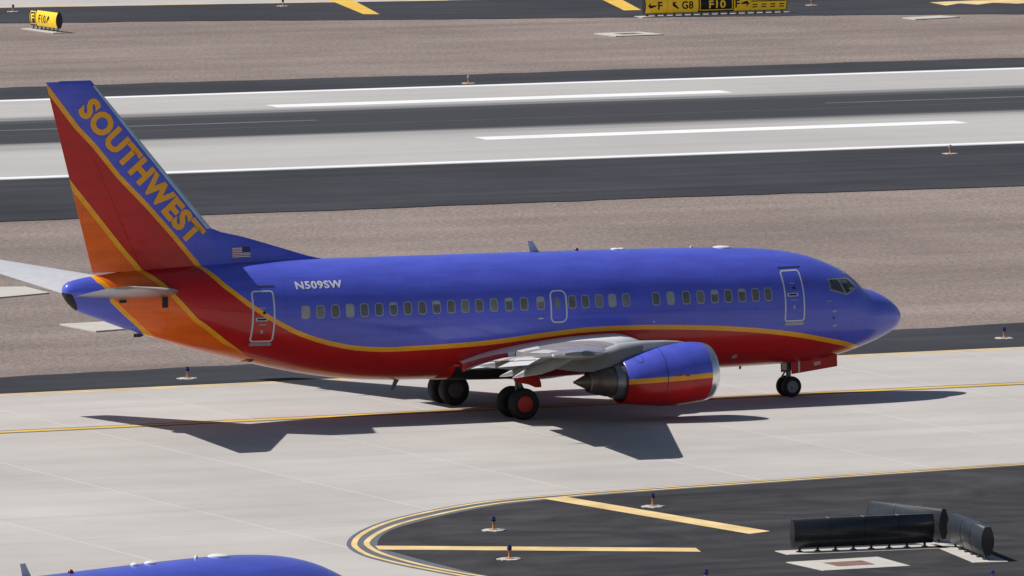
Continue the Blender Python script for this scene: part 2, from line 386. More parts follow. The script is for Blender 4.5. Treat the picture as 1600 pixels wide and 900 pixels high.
# ------------------------------------------------------------------ the airliner
def wing_le(y): return interp([(0, 6.2), (1.88, 4.66), (4.83, 2.15), (14.2, -2.75), (14.44, -3.05)], y)
def wing_te(y): return interp([(0, -1.2), (1.88, -1.38), (4.83, -1.78), (14.44, -4.38)], y)
def wing_z(y): return 3.2 - (14.44-y)*0.105
def wing_t(y): return interp([(0, .15), (4.83, .125), (14.44, .10)], y)
def wing_inc(y): return interp([(0, R(2.0)), (14.44, R(0.3))], y)
def wpt(y, x, z, s):      # chord fraction x, height z (chords) -> point; s = -1 starboard
    ch = wing_le(y)-wing_te(y); a = wing_inc(y)
    dx, dz = (0.4-x)*ch, z*ch
    return Vector((wing_le(y)-0.4*ch + dx*math.cos(a) - dz*math.sin(a), s*y, wing_z(y) + dx*math.sin(a) + dz*math.cos(a)))
def wring(y, c0, c1, s, n=16): return [wpt(y, x, z, s) for x, z in foil(wing_t(y), c0, c1, n, 0.012)]
def updown(mb):
    fm = []
    for f in mb.f:
        v = [Vector(mb.v[i]) for i in f]; n = Vector((0, 0, 0))
        for k in range(len(v)): n += v[k].cross(v[(k+1) % len(v)])
        fm.append(n.z)
    return fm

def build_airliner(name):
    root = empty(name)
    P = lambda mb, n, m, par=root, **k: mb.build(n, m, par, **k)
    fus = P(MB().add(fus_mb.v, fus_mb.f), 'fuselage', M['livery'], smooth=60)
    # tail cone exhaust
    bm = bmesh.new(); n_ = 96; rr_ = [[bm.verts.new(v) for v in fus_ring(x)] for x in (-14.64, -14.63, -14.6, -14.55, -14.45, -14.3, -14.1, -13.8)]
    for j in range(len(rr_)-1):
        for k in range(n_): bm.faces.new((rr_[j][k], rr_[j][(k+1) % n_], rr_[j+1][(k+1) % n_], rr_[j+1][k]))
    bm.faces.new(rr_[0])
    for co, no in (((-14.14, 0, 3.72), (1, 0, 0.5)), ((-14.5, 0, 4.36), (0.25, 0, 1))):
        bmesh.ops.bisect_plane(bm, geom=bm.verts[:]+bm.edges[:]+bm.faces[:], plane_co=co, plane_no=no, clear_outer=True)
    bmesh.ops.recalc_face_normals(bm, faces=bm.faces[:])
    for v in bm.verts: v.co += Vector((-0.007, 0.007*(1 if v.co.y > 0 else -1), -0.004))
    me = bpy.data.meshes.new('tail_exhaust'); bm.to_mesh(me); bm.free(); me.materials.append(M['black']); link(bpy.data.objects.new('tail_exhaust', me), fus)
    # fin
    fin = P(fin_mb, 'tail_fin', M['livery'], smooth=50)
    P(rud_mb, 'rudder', M['livery'], fin, smooth=50)
    P(dor_mb, 'dorsal_fin', M['livery'], fin, smooth=60)
    le = MB().loft([fin_ring(z, 0.0, 0.05+0.02*(z-6.25)/4.7, grow=0.006, n=6) for z in [6.25, 7, 8, 9, 10, 10.9]]); le.v = [(x+0.008, y, z) for x, y, z in le.v]
    P(le, 'leading_edge', M['bright_metal'], fin)
    # wings
    for s in (-1, 1):
        ys = [0.4, 1.88, 2.6, 3.6, 4.83, 6.5, 8.5, 10.5, 12.5, 13.9, 14.2, 14.44]
        mb = MB().loft([wring(y, 0, 0.74, s) for y in ys]); n = 33-1
        wing = P(mb, 'wing', [M['metal'], M['grey']], smooth=35)
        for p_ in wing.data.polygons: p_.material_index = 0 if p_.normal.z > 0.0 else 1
        def flap(n, ya, yb, drop, xo, m=None, c0=0.72, par=wing, over=0.0, t=0.17):
            rs = []
            for y in [ya + (yb-ya)*k/4 for k in range(5)]:
                a = wpt(y, c0, -0.004, s); b = wpt(y, 1.0, 0, s) + Vector((-xo, 0, -drop))
                d = b-a; L_ = d.length; d.normalize(); up = Vector((-d.z, 0, d.x))
                if up.z < 0: up = -up
                rs.append([a + d*(x*L_) + up*(z*L_) for x, z in foil(t, 0, 1, 8)])
            f = P(MB().loft(rs), n, [m or M['white'], M['grey']], par, smooth=35)
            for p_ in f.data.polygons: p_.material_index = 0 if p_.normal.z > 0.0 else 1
            return f
        fi = flap('inboard_flap', 2.0, 4.24, 0.20, 0.22); fo = flap('outboard_flap', 5.46, 10.56, 0.24, 0.10)
        flap('thrust_gate', 4.25, 5.45, 0.02, -0.25, M['metal'])
        flap('aileron', 10.565, 13.515, 0.0, 0.0, M['metal'], 0.735, t=0.14)
        flap('wing_tip_trailing_edge', 13.52, 14.40, 0.0, 0.0, M['metal'], 0.735, t=0.14)
        for fo_, ya, yb in ((fi, 2.1, 4.1), (fo, 5.65, 10.4)):       # the slot line along each flap
            mbs = MB(); q_ = []
            for y in (ya, yb):
                drop = 0.20 if fo_ is fi else 0.24; xo = 0.22 if fo_ is fi else 0.10
                a = wpt(y, .72, -.004, s); b = wpt(y, 1, 0, s)+Vector((-xo, 0, -drop)); d = b-a; L_ = d.length
                up = Vector((-d.z, 0, d.x)).normalized(); up = up if up.z > 0 else -up
                for x in (0.60, 0.625): q_.append(a+d*x+up*(L_*0.17*0.40 if x < .61 else L_*0.17*0.385))
            mbs.add([v+Vector((0, 0, dz)) for dz in (-0.01, 0.012) for v in q_], [(0, 1, 3, 2), (4, 6, 7, 5), (0, 4, 5, 1), (2, 3, 7, 6), (0, 2, 6, 4), (1, 5, 7, 3)])
            P(mbs, 'flap_slot', M['seam'], fo_, smooth=None)
        # flap track fairings
        for y, tip, ln in ((4.35, (748, 571.5), 2.2), (7.3, (780.5, 588.5), 2.7), (9.6, (801, 590.5), 2.6)):
            e_ = aty(tip[0], tip[1], -y); fw = wpt(y, 0.42, -0.045, -1); rs = []
            for k in range(17):
                t = k/16; x = e_.x + (fw.x-e_.x)*t
                rad = (0.008+0.17*min(1, t/0.5)**0.85)*(1-max(0, (t-0.6)/0.4)**2*0.75)
                z = e_.z + (fw.z-e_.z)*(1-(1-t)**1.25)
                rs.append([Vector((x, s*(y+rad*0.62*math.sin(a)), z+rad*1.25*math.cos(a))) for a in [2*math.pi*j/12 for j in range(12)]])
            f = P(MB().loft(rs[3:]), 'flap_track_fairing', M['grey'], wing, smooth=60)
            P(MB().loft(rs[:4]), 'fairing_tip', M['white'], f, smooth=60)
        # spoilers: thin raised plates on the upper surface
        for ya, yb in ((2.3, 3.9), (5.7, 7.2), (7.25, 8.75), (8.8, 10.3)):
            tops = []
            for y in (ya, yb):
                for x in (0.60, 0.73):
                    z = [zz for xx, zz in foil(wing_t(y), x, x+1e-4, 1, 0.012)][0]; tops.append(wpt(y, x, z, s))
            v = [p_+Vector((0, 0, dz)) for dz in (-0.02, 0.012) for p_ in tops]
            P(MB().add(v, [(0, 1, 3, 2), (4, 6, 7, 5), (0, 4, 5, 1), (2, 3, 7, 6), (0, 2, 6, 4), (1, 5, 7, 3)]), 'spoiler', M['white'], wing, smooth=None)
        # tip lamp, tail lamp
        mb = MB().loft([[wpt(y, x, z*1.06+0.0, s) + Vector((0.012, s*0.01, 0)) for x, z in foil(wing_t(y), 0, 0.32, 8, .012)] for y in (14.12, 14.30, 14.452)])
        P(mb, 'navigation_light', M['lampglass'], wing)
        P(MB().lathe([(0.01, -0.05), (0.04, -0.03), (0.045, 0.02), (0.01, 0.05)], 'x', wpt(14.3, 1.0, 0, s)+Vector((-0.02, 0, 0)), 10), 'tail_light', M['white'], wing)
        # root fillet that carries the wing into the body
        rs = []
        for k in range(21):
            t = k/20; x = 5.1 - t*6.6
            zt = smooth_interp([(-1.5, 1.74), (-0.55, 2.06), (1.0, 2.32), (2.4, 2.46), (3.85, 2.50), (4.4, 2.38), (4.75, 2.2), (5.1, 1.95)], x); k_ = smooth_interp([(-1.5, 0.03), (0.5, 0.75), (2.5, 1.0), (4.2, 0.9), (5.1, 0.1)], x)
            rs.append([Vector((x, s*y, z)) for y, z in ((1.2, zt+.04), (1.62, zt+.03), (1.62+.60*k_, zt-.01), (1.62+1.15*k_, zt-0.09*k_), (1.62+1.25*k_, zt-.27), (1.5, 1.62))])
        f = P(MB().loft(rs), 'wing_root_fairing', [M['white'], M['livery']], wing, smooth=60)
        for p_ in f.data.polygons: p_.material_index = 0 if p_.normal.z > 0.25 else 1
        # engine
        cy = s*4.83
        prof = [(4.85, .72), (5.28, .735), (5.53, .765), (5.64, .80), (5.68, .845), (5.65, .885), (5.55, .93), (5.37, .965), (5.1, .992), (4.7, 1.012), (4.3, 1.01), (3.85, .975), (3.4, .905), (2.92, .815), (2.53, .735), (2.51, .715), (2.66, .70), (3.3, .72)]
        def nring(x, r, n=40):
            zc = 1.45 - 0.17*max(0, (5.2-x)/2.6)**1.2; out = []
            for k in range(n):
                a = 2*math.pi*k/n; c, sn = math.cos(a), math.sin(a)
                wide = 1.0 + 0.05*(1-abs(sn))
                flat = 1.0 if sn > -0.2 else 1.0 - 0.035*min(1, (-sn-0.2)/0.5)
                out.append(Vector((x, cy + r*c*wide, zc + r*sn*flat)))
            return out
        rings = [nring(x, r) for x, r in prof]
        cowl_mb = MB().loft(rings[7:], cap=False)
        cowl = P(cowl_mb, 'engine_cowl', M['cowl'], smooth=50)
        P(MB().loft(rings[:8], cap=False), 'intake_lip', M['bright_metal'], cowl, smooth=60)
        P(MB().lathe([(0.05, 5.05), (0.2, 4.96), (0.3, 4.8), (0.71, 4.9), (0.71, 4.86)], 'x', (0, cy, 1.45), 32), 'fan', M['hub'], cowl)
        P(MB().lathe([(0.60, 3.4), (0.64, 3.0), (0.63, 2.6), (0.585, 2.32), (0.56, 2.22), (0.50, 2.22)], 'x', (0, cy, 1.31), 36), 'core_cowl', M['hotgrey'], cowl)
        P(MB().lathe([(0.50, 2.5), (0.52, 2.25), (0.49, 2.0), (0.42, 1.68), (0.345, 1.42), (0.31, 1.40), (0.30, 1.6)], 'x', (0, cy, 1.31), 36), 'exhaust_nozzle', M['hot'], cowl)
        P(MB().lathe([(0.30, 1.75), (0.285, 1.45), (0.20, 1.27), (0.10, 1.05), (0.05, 0.96), (0.05, 0.92), (0.01, 0.92)], 'x', (0, cy, 1.31), 28), 'exhaust_cone', M['hot'], cowl)
        # round latch ring and cowl split line
        for x in (3.78,):
            a = nring(x+0.012, interp([(p[0], p[1]) for p in reversed(prof[7:15])], x)+0.003); b = nring(x-0.012, interp([(p[0], p[1]) for p in reversed(prof[7:15])], x)+0.003)
            P(MB().loft([a, b], cap=False), 'cowl_seam', M['seam'], cowl, smooth=None)
        # pylon
        rs = []
        for x, zt, zb, hw in ((4.9, 2.43, 2.33, .02), (4.6, 2.49, 2.3, .06), (4.1, 2.53, 2.2, .11), (3.3, 2.55, 2.0, .15), (2.5, 2.50, 1.75, .18), (1.9, 2.32, 1.62, .19), (1.0, 2.15, 1.66, .17), (0.2, 2.12, 1.78, .12), (-0.6, 2.1, 1.95, .03)):
            rs.append([Vector((x, cy+a*hw, zb+(zt-zb)*h)) for a, h in ((-1, 0), (-1, .75), (-.55, .96), (0, 1), (.55, .96), (1, .75), (1, 0))])
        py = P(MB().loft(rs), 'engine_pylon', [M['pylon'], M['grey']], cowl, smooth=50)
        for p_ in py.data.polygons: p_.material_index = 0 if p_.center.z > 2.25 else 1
        if s < 0:   # strake-like access disc and stencils on the near cowl
            bvn = bvh_of(cowl_mb)
            h = hit(bvn, 998, 560)
            if h:
                bm = ring_bm(rrect(h.x-.13, h.x+.13, h.z-.13, h.z+.13, .13), rrect(h.x-.115, h.x+.115, h.z-.115, h.z+.115, .115)); skin_obj('access_ring', bm, bvn, M['seam'], cowl, 0.006)
            for px in (1062, 1075):
                h = hit(bvn, px, 585.5)
                if h: skin_obj('stencil', ring_bm(rrect(h.x-.07, h.x+.07, h.z-.05, h.z+.05, .03), rrect(h.x-.04, h.x+.04, h.z-.02, h.z+.02, .015)), bvn, M['red'], cowl, 0.006)
        # tailplane
        def tring(y, c0, c1, n=10, t=0.10):
            a = interp([(0.2, -10.5), (1.0, -11.12), (6.2, -14.72), (6.35, -14.92)], y); b = interp([(0.2, -14.38), (1.0, -14.55), (6.35, -15.86)], y); z = 4.37 + (y-1.0)*0.128; ch = a-b
            return [Vector((a-x*ch, s*y, z+zz*ch)) for x, zz in foil(t, c0, c1, n)]
        ty = [0.2, 1.0, 2.5, 4.0, 5.5, 6.1, 6.3, 6.35]
        tp = P(MB().loft([tring(y, 0, 0.70) for y in ty]), 'tailplane', [M['lightgrey'], M['tailmetal']], smooth=35)
        el = P(MB().loft([tring(y, 0.697, 1.0, 6) for y in [0.25]+ty[1:]]), 'elevator', [M['lightgrey'], M['tailmetal']], tp, smooth=35)
        for ob in (tp, el):
            for p_ in ob.data.polygons: p_.material_index = 0 if p_.normal.z > 0.0 else 1
        # main gear
        gy = s*2.615
        leg = P(MB().tube((0, gy, 0.45), (0.05, gy-s*0.02, 1.7), 0.09, 0.13, 16), 'main_gear_leg', M['strut'])
        P(MB().tube((0, gy-0.5, 0.5), (0, gy+0.5, 0.5), 0.07, n=12), 'axle', M['strut'], leg)
        P(MB().tube((0.02, gy, 0.62), (0.02, gy, 1.0), 0.065, n=14), 'oleo', M['chrome'], leg)
        P(MB().tube((0.0, gy, 0.62), (0.24, gy, 0.85), 0.035).tube((0.24, gy, 0.85), (0.09, gy, 1.15), 0.035), 'torque_link', M['strut'], leg)
        P(MB().tube((0.04, gy, 1.25), (0.1, s*1.3, 1.55), 0.05), 'side_brace', M['strut'], leg)
        P(MB().tube((-0.06, gy+s*0.1, 0.6), (-0.08, gy+s*0.1, 1.5), 0.018, n=8), 'brake_hose', M['black'], leg)
        # curved outer door carried by the leg
        rs = []
        for k in range(7):
            t = k/6; zz = 1.62 - 0.62*t; xx0 = -0.35 + 0.25*t*t; xx1 = 0.42 + 0.28*math.sin(t*math.pi*0.5)
            if k == 6: xx0 = 0.50
            elif k == 5: xx0 = 0.25
            yy = gy + s*(0.18+0.10*math.sin(t*2.2))
            rs.append([Vector((xx0, yy, zz)), Vector((xx1, yy, zz)), Vector((xx1, yy+s*0.03, zz)), Vector((xx0, yy+s*0.03, zz))])
        P(MB().loft(rs), 'main_gear_door', M['red'], leg, smooth=50)
        for d in (-0.43, 0.43):
            yy = gy+d
            ty_ = P(MB().lathe([(0.27, -0.15), (0.34, -0.175), (0.43, -0.18), (0.48, -0.15), (0.503, -0.09), (0.507, 0), (0.503, 0.09), (0.48, 0.15), (0.43, 0.18), (0.34, 0.175), (0.27, 0.15)], 'y', (0, 0, 0), 36), 'main_wheel', M['tyre'], loc=(0, yy, 0.505))
            hm = M['hubred'] if (d*s > 0 and s < 0) else M['hub']
            P(MB().lathe([(0.285, -0.14), (0.285, 0.13), (0.255, 0.165), (0.20, 0.172), (0.08, 0.18), (0.02, 0.182)], 'y', (0, 0, 0), 28), 'wheel_hub', hm, ty_).scale = (1, 1 if d > 0 else -1, 1)
    # belly fairing
    rs = []
    for k in range(25):
        t = k/24; x = 5.4 - t*7.6; e = math.sin(math.pi*t)**0.45 if 0 < t < 1 else 0.0; b = 1.16-0.12*e
        rs.append([Vector((x, (0.5+1.42*e)*math.sin(a), 1.70-(1.70-b)*math.cos(a))) for a in [-1.55+3.1*j/24 for j in range(25)]])
    bf = P(MB().loft(rs, closed=True), 'belly_fairing', M['livery'], smooth=60)
    for ks in (range(1, 11), range(13, 23)):       # wheel wells as black patches, belly shade and soot painted in
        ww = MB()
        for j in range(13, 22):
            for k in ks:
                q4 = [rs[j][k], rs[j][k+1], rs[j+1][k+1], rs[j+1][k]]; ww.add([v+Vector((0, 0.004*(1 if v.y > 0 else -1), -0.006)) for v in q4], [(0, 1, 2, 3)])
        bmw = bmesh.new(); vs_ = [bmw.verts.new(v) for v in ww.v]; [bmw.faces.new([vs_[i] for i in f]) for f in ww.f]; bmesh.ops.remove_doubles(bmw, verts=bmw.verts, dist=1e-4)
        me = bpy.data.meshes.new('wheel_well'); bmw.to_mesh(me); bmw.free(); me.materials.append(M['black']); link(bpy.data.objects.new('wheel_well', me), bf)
    # nose gear
    nx_ = 11.07
    ng = P(MB().tube((nx_, 0, 0.5), (nx_-0.03, 0, 1.35), 0.075, 0.11, 14), 'nose_gear_leg', M['strut'])
    P(MB().tube((nx_, -0.26, .343), (nx_, .26, .343), 0.05).tube((nx_, 0, .34), (nx_, 0, .75), 0.055), 'axle', M['strut'], ng)
    P(MB().tube((nx_, 0, 0.45), (nx_-0.24, 0, 0.68), 0.03).tube((nx_-0.24, 0, 0.68), (nx_-0.05, 0, 0.95), 0.03), 'torque_link', M['strut'], ng)
    P(MB().box((nx_-0.16, -0.17, 0.88), (nx_+0.18, 0.17, 1.2)), 'steering_unit', M['strut'], ng)
    for yy in (-0.2, 0.2):
        ty_ = P(MB().lathe([(0.17, -0.08), (0.24, -0.10), (0.30, -0.095), (0.335, -0.06), (0.343, 0), (0.335, 0.06), (0.30, 0.095), (0.24, 0.10), (0.17, 0.08)], 'y', (0, 0, 0), 32), 'nose_wheel', M['tyre'], loc=(nx_, yy, 0.343))
        P(MB().lathe([(0.19, -0.07), (0.20, 0.095), (0.19, 0.104), (0.16, 0.096), (0.13, 0.088), (0.075, 0.09), (0.06, 0.12), (0.01, 0.125)], 'y', (0, 0, 0), 24), 'wheel_hub', M['nosehub'], ty_).scale = (1, 1 if yy > 0 else -1, 1)
    for s in (-1, 1):
        q_ = [aty(x, y, -0.36) for x, y in ((1236, 566), (1307, 552), (1307.5, 572), (1236.5, 584.5))]
        v = [Vector((p_.x, s*(0.36+t_), p_.z)) for t_ in (0, 0.035) for p_ in q_]
        dr = P(MB().add(v, [(0, 1, 2, 3), (4, 7, 6, 5), (0, 4, 5, 1), (1, 5, 6, 2), (2, 6, 7, 3), (3, 7, 4, 0)]), 'nose_gear_door', M['red'], smooth=None)
        if s < 0:
            def on_door(bm, m, n):
                for vv in bm.verts: vv.co = Vector((vv.co.x, -0.400, vv.co.y))
                me = bpy.data.meshes.new(n); bm.to_mesh(me); bm.free(); me.materials.append(m); return link(bpy.data.objects.new(n, me), dr)
            a, b = aty(1247.5, 564.6, -.4), aty(1250.5, 581.7, -.4)
            on_door(poly_bm([(a.x, a.z), (a.x+.055, a.z+.01), (a.x+.06, b.z+.02), (a.x, b.z)]), M['letter_white'], 'white_band')
            a = aty(1272, 571.5, -.4); bm = text_bm('509', 0.125, 0.02)
            bmesh.ops.rotate(bm, verts=bm.verts, matrix=Matrix.Rotation(R(5), 3, 'Z')); bmesh.ops.translate(bm, verts=bm.verts, vec=(a.x, a.z, 0)); on_door(bm, M['letter_white'], 'door_number')
    # cabin windows on the visible side
    WPX = [477.8, 500.8, 524.2, 546.9, 569.4, 592.5, 615, 637.2, 659.7, 682.2, 704.9, 727, 749, 771.7, 795.3, 818.9, 844.7, 893.9, 914.7, 936.1, 956.7, 978.3, 1025, 1047.8, 1072.3, 1094.5, 1116.6, 1137.9, 1159.5, 1180.5, 1200.3]
    blind = {0, 3, 20, 23}; mid = {1, 11, 13, 16, 19, 21, 25}
    def window(x, z, m, par, hw=0.118, hh=0.185):
        ou = rrect(x-hw-.03, x+hw+.03, z-hh-.03, z+hh+.03, 0.10); inn = rrect(x-hw, x+hw, z-hh, z+hh, 0.075)
        wn = skin_obj('cabin_window', poly_bm(inn), B_FUS, m, par, 0.003, slz=0.08)
        skin_obj('window_frame', ring_bm(ou, inn), B_FUS, M['winframe'], wn, 0.007)
        return wn
    for i, px in enumerate(WPX):
        y = 488 - (px-477.8)*28/722.5; h = hit(B_FUS, px, y)
        wn = window(h.x, h.z, M['glass_shade'] if i in blind else M['glass_mid'] if i in mid else M['glass_dark'], root)
        if i in (6, 9, 14, 16, 26, 28):
            skin_obj('window_blind', poly_bm(rrect(h.x-.115, h.x+.115, h.z+{16: .04, 14: .10, 6: .12, 9: .09, 26: .06, 28: .11}[i], h.z+.183, 0.03)), B_FUS, M['glass_shade'], wn, 0.006)
    # doors: patch, painted outline, handle, sill
    def door(n, px, inset, handle, sill, r=0.12, win=None):
        P4 = [hit(B_FUS, x, y) for x, y in px]           # tl, tr, br, bl
        def loop(k):
            xs0 = sum(p_.x for p_ in (P4[0], P4[3]))/2; xs1 = sum(p_.x for p_ in (P4[1], P4[2]))/2
            z1 = (P4[0].z+P4[1].z)/2; z0 = (P4[2].z+P4[3].z)/2
            return rrect(xs0+k, xs1-k, z0+k*0.9, z1-k*0.9, max(0.02, r-k)), (xs0, xs1, z0, z1)
        lo, bx = loop(0.0); li, _ = loop(inset)
        d = skin_obj(n, poly_bm(li), B_FUS, M['livery'], root, 0.004, slx=0.2, slz=0.1, smooth=True)
        bm = ring_bm(lo, li); skin_obj('door_outline', bm, B_FUS, M['outline'], d, 0.008, slz=0.1)
        xs0, xs1, z0, z1 = bx
        if handle:
            hx, hz = xs0 + (xs1-xs0)*0.42, z0+(z1-z0)*handle
            skin_obj('door_handle', poly_bm(rrect(hx-.20, hx+.20, hz-.055, hz+.055, .03)), B_FUS, M['lightgrey'], d, 0.010)
            skin_obj('handle_recess', poly_bm(rrect(hx-.15, hx+.15, hz-.03, hz+.03, .02)), B_FUS, M['black'], d, 0.014)
            for dz, hw, hh in ((0.36, .11, .018), (-0.17, .12, .015), (-0.40, .04, .06)):
                skin_obj('stencil', poly_bm(rrect(hx+.03-hw, hx+.03+hw, hz+dz-hh, hz+dz+hh, .012)), B_FUS, M['winframe'], d, 0.009)
            skin_obj('peephole', poly_bm(rrect(hx+.03, hx+.13, hz+.16, hz+.26, .045)), B_FUS, M['black'], d, 0.010)
        if sill: skin_obj('door_sill', poly_bm(rrect(xs0+.03, xs1-.03, z0-.12, z0-.02, .02)), B_FUS, M['winframe'], d, 0.012)
        return d
    door('rear_door', ((390.5, 454), (425.5, 454), (427, 533), (388.5, 536)), 0.055, 0.45, True)
    door('forward_door', ((1217.5, 421), (1250, 421.5), (1254, 501), (1223.5, 504)), 0.055, 0.53, True)
    ex = door('overwing_exit', ((857.5, 453.5), (884, 452.5), (885.5, 504), (859, 505)), 0.055, None, False, r=0.2)
    h = hit(B_FUS, 871, 473.5); skin_obj('exit_window', poly_bm(rrect(h.x-.105, h.x+.105, h.z-.18, h.z+.18, .07)), B_FUS, M['glass_mid'], ex, 0.010, slz=0.08)
    # cockpit glazing: side panes cast from the photograph, mirrored, and the two front panes
    PANES = [[(1295, 437.5), (1307.5, 437), (1319.5, 458.2), (1298.5, 452)], [(1310, 436.8), (1323.5, 436.8), (1335.5, 449.5), (1322.5, 459)]]
    FRAME = [(1292, 436), (1300, 434.8), (1325, 434.8), (1339, 449.2), (1323, 461.2), (1297, 454)]
    for s in (-1, 1):
        def lay(px, off, name, m, par):
            pts = [hit(B_FUS, x, y) for x, y in px]; c = sum((p_ for p_ in pts), Vector())/len(pts)
            bm = bmesh.new(); bm.faces.new([bm.verts.new(p_) for p_ in pts])
            bmesh.ops.subdivide_edges(bm, edges=bm.edges[:], cuts=5, use_grid_fill=True) if len(pts) == 4 else bmesh.ops.triangulate(bm, faces=bm.faces[:])
            if len(pts) != 4:
                for _ in range(3): bmesh.ops.subdivide_edges(bm, edges=bm.edges[:], cuts=1, use_grid_fill=True)
            for v in bm.verts:
                near = B_FUS.find_nearest(v.co); n = near[1]
                if n.dot(near[0]-Vector((near[0].x-.5, 0, 3))) < 0: n = -n
                v.co = near[0]+n*off; v.co.y *= (1 if s < 0 else -1)
            me = bpy.data.meshes.new(name); bm.to_mesh(me); bm.free(); me.materials.append(m); me.polygons.foreach_set('use_smooth', [True]*len(me.polygons))
            return link(bpy.data.objects.new(name, me), par)
        fr = lay(FRAME, 0.006, 'cockpit_window', M['winframe'], root)
        for px in PANES: lay(px, 0.014, 'pane', M['cockpit'], fr)
        lay([(1311.5, 438), (1322.5, 438), (1324.5, 442), (1313.5, 443.5)], 0.018, 'sun_visor', M['visor'], fr); lay([(1326, 450), (1332.5, 448.6), (1333, 451), (1327, 453.5)], 0.018, 'glare_shield', M['shield'], fr)
        lay([(1294.8, 441), (1297, 440.5), (1298.5, 447), (1296.5, 447)], 0.018, 'seat_back', M['visor'], fr)
        # front pane
        def front(y0, y1, za, zb, off, name, m, par):
            bm = bmesh.new(); g = {}
            for i in range(7):
                for j in range(7):
                    y = y0+(y1-y0)*i/6; z = za+(zb-za)*j/6; hh = B_FUS.ray_cast(Vector((30, s*y, z)), Vector((-1, 0, 0)))
                    g[i, j] = bm.verts.new(hh[0]+hh[1]*(off if hh[1].x > 0 else -off))
            for i in range(6):
                for j in range(6): bm.faces.new((g[i, j], g[i+1, j], g[i+1, j+1], g[i, j+1]))
            me = bpy.data.meshes.new(name); bm.to_mesh(me); bm.free(); me.materials.append(m); return link(bpy.data.objects.new(name, me), par)
        ff = front(0.02, 0.72, 3.56, 4.06, 0.006, 'windshield', M['winframe'], root); front(0.06, 0.66, 3.60, 4.02, 0.014, 'pane', M['cockpit'], ff)
    # lettering and flag
    bm = text_bm('N509SW', 1.0, 0.034, 1.10); a, b = hit(B_FUS, 463, 452.5), hit(B_FUS, 536.5, 451.2); tt = hit(B_FUS, 463, 440)
    xs = [v.co.x for v in bm.verts]; wd = max(xs)
    for v in bm.verts: v.co = Vector((a.x+(b.x-a.x)*v.co.x/wd, a.z+(tt.z-a.z)*v.co.y, 0))
    skin_obj('registration_lettering', bm, B_FUS, M['letter_white'], root, 0.007, slz=0.05)
    bm = text_bm('SOUTHWEST', 1.0, 0.050, 1.09); wd = max(v.co.x for v in bm.verts)
    # lower left corner of the S, lower right of the T, cap height direction (photo pixels on the fin)
    a, b, tt = aty(121.5, 174.5, -.2), aty(296, 386, -.2), aty(149, 149.5, -.2)
    for v in bm.verts:
        k, h = v.co.x/wd, v.co.y; v.co = Vector((a.x+(b.x-a.x)*k+(tt.x-a.x)*h, a.z+(b.z-a.z)*k+(tt.z-a.z)*h, 0))
    skin_obj('airline_lettering', bm, B_FIN, M['gold'], fin, 0.012, slx=0.10, slz=0.25)
    f0, f1 = aty(363.5, 386.5, -.2), aty(392.5, 402.5, -.2)
    fl = None
    for k in range(13):
        z1 = f0.z-(f0.z-f1.z)*k/13; z0 = f0.z-(f0.z-f1.z)*(k+1)/13
        x1 = f1.x if k > 6 else f0.x+(f1.x-f0.x)*0.55
        # starboard flag: the canton leads, toward the nose
        o = skin_obj('flag' if fl is None else 'flag_stripe', poly_bm([(f0.x, z0), (x1, z0), (x1, z1), (f0.x, z1)]), B_FIN, M['flag_red'] if k % 2 == 0 else M['letter_white'], fl or fin, 0.006, slx=0.3)
        fl = fl or o
    zc = f0.z-(f0.z-f1.z)*7/13
    skin_obj('flag_canton', poly_bm([(f0.x+(f1.x-f0.x)*.55, zc), (f1.x, zc), (f1.x, f0.z), (f0.x+(f1.x-f0.x)*.55, f0.z)]), B_FIN, M['flag_blue'], fl, 0.006, slx=0.3)
    # small fittings on the skin
    for n, px, w_, h_, m in (('pitot_probe', (1304, 486), .09, .03, 'winframe'), ('pitot_probe', (1304, 508.5), .09, .03, 'winframe'), ('vane_sensor', (1302.5, 496.5), .03, .04, 'black'), ('static_port', (1147.5, 557), .09, .07, 'winframe'),
                             ('vent', (845, 497.7), .09, .02, 'lightgrey'), ('vent', (1022, 502.5), .03, .03, 'lightgrey'), ('drain', (388, 563.5), .12, .06, 'black'), ('service_panel', (1296, 470.5), .10, .015, 'winframe'), ('rain_gutter', (415, 447.5), .28, .018, 'seam'), ('rain_gutter', (1232, 417.5), .45, .018, 'seam')):
        h = hit(B_FUS, *px)
        if h: skin_obj(n, poly_bm(rrect(h.x-w_, h.x+w_, h.z-h_, h.z+h_, min(w_, h_)*0.8)), B_FUS, M[m], fus, 0.008)
    for x0, x1 in ((11.45, 11.47), (-6.0, -5.985), (2.2, 2.215)):
        pass
    # stabiliser cut-out and trim fittings
    h = hit(B_FUS, 258, 470)
    skin_obj('trim_cutout', poly_bm(rrect(h.x-.09, h.x+.09, h.z-.22, h.z+.24, .03)), B_FUS, M['black'], fus, 0.010)
    h = hit(B_FUS, 192, 471); skin_obj('vent', poly_bm(rrect(h.x-.12, h.x+.12, h.z-.05, h.z+.05, .04)), B_FUS, M['black'], fus, 0.010)
    # crown and belly antennas
    def blade(n, x, z, hgt, ch, sweep, m, up=1, th=0.03):
        rs = [[Vector((x-sweep*k+ch*(1-0.45*k)*(a-0.5), th*(1-0.5*k)*b, z+up*hgt*k)) for a, b in ((0, 0), (.3, 1), (.7, 1), (1, 0), (.7, -1), (.3, -1))] for k in (-0.15, 0.5, 1.0)]
        return P(MB().loft(rs), n, m, smooth=60)
    blade('blade_antenna', 1.85, 5.09, 0.36, 0.32, 0.16, M['lightgrey'])
    P(MB().lathe([(0.07, -0.03), (0.07, 0.03), (0.05, 0.07), (0.02, 0.09)], 'z', (3.36, 0, 5.07), 14), 'beacon_light', M['beacon'])
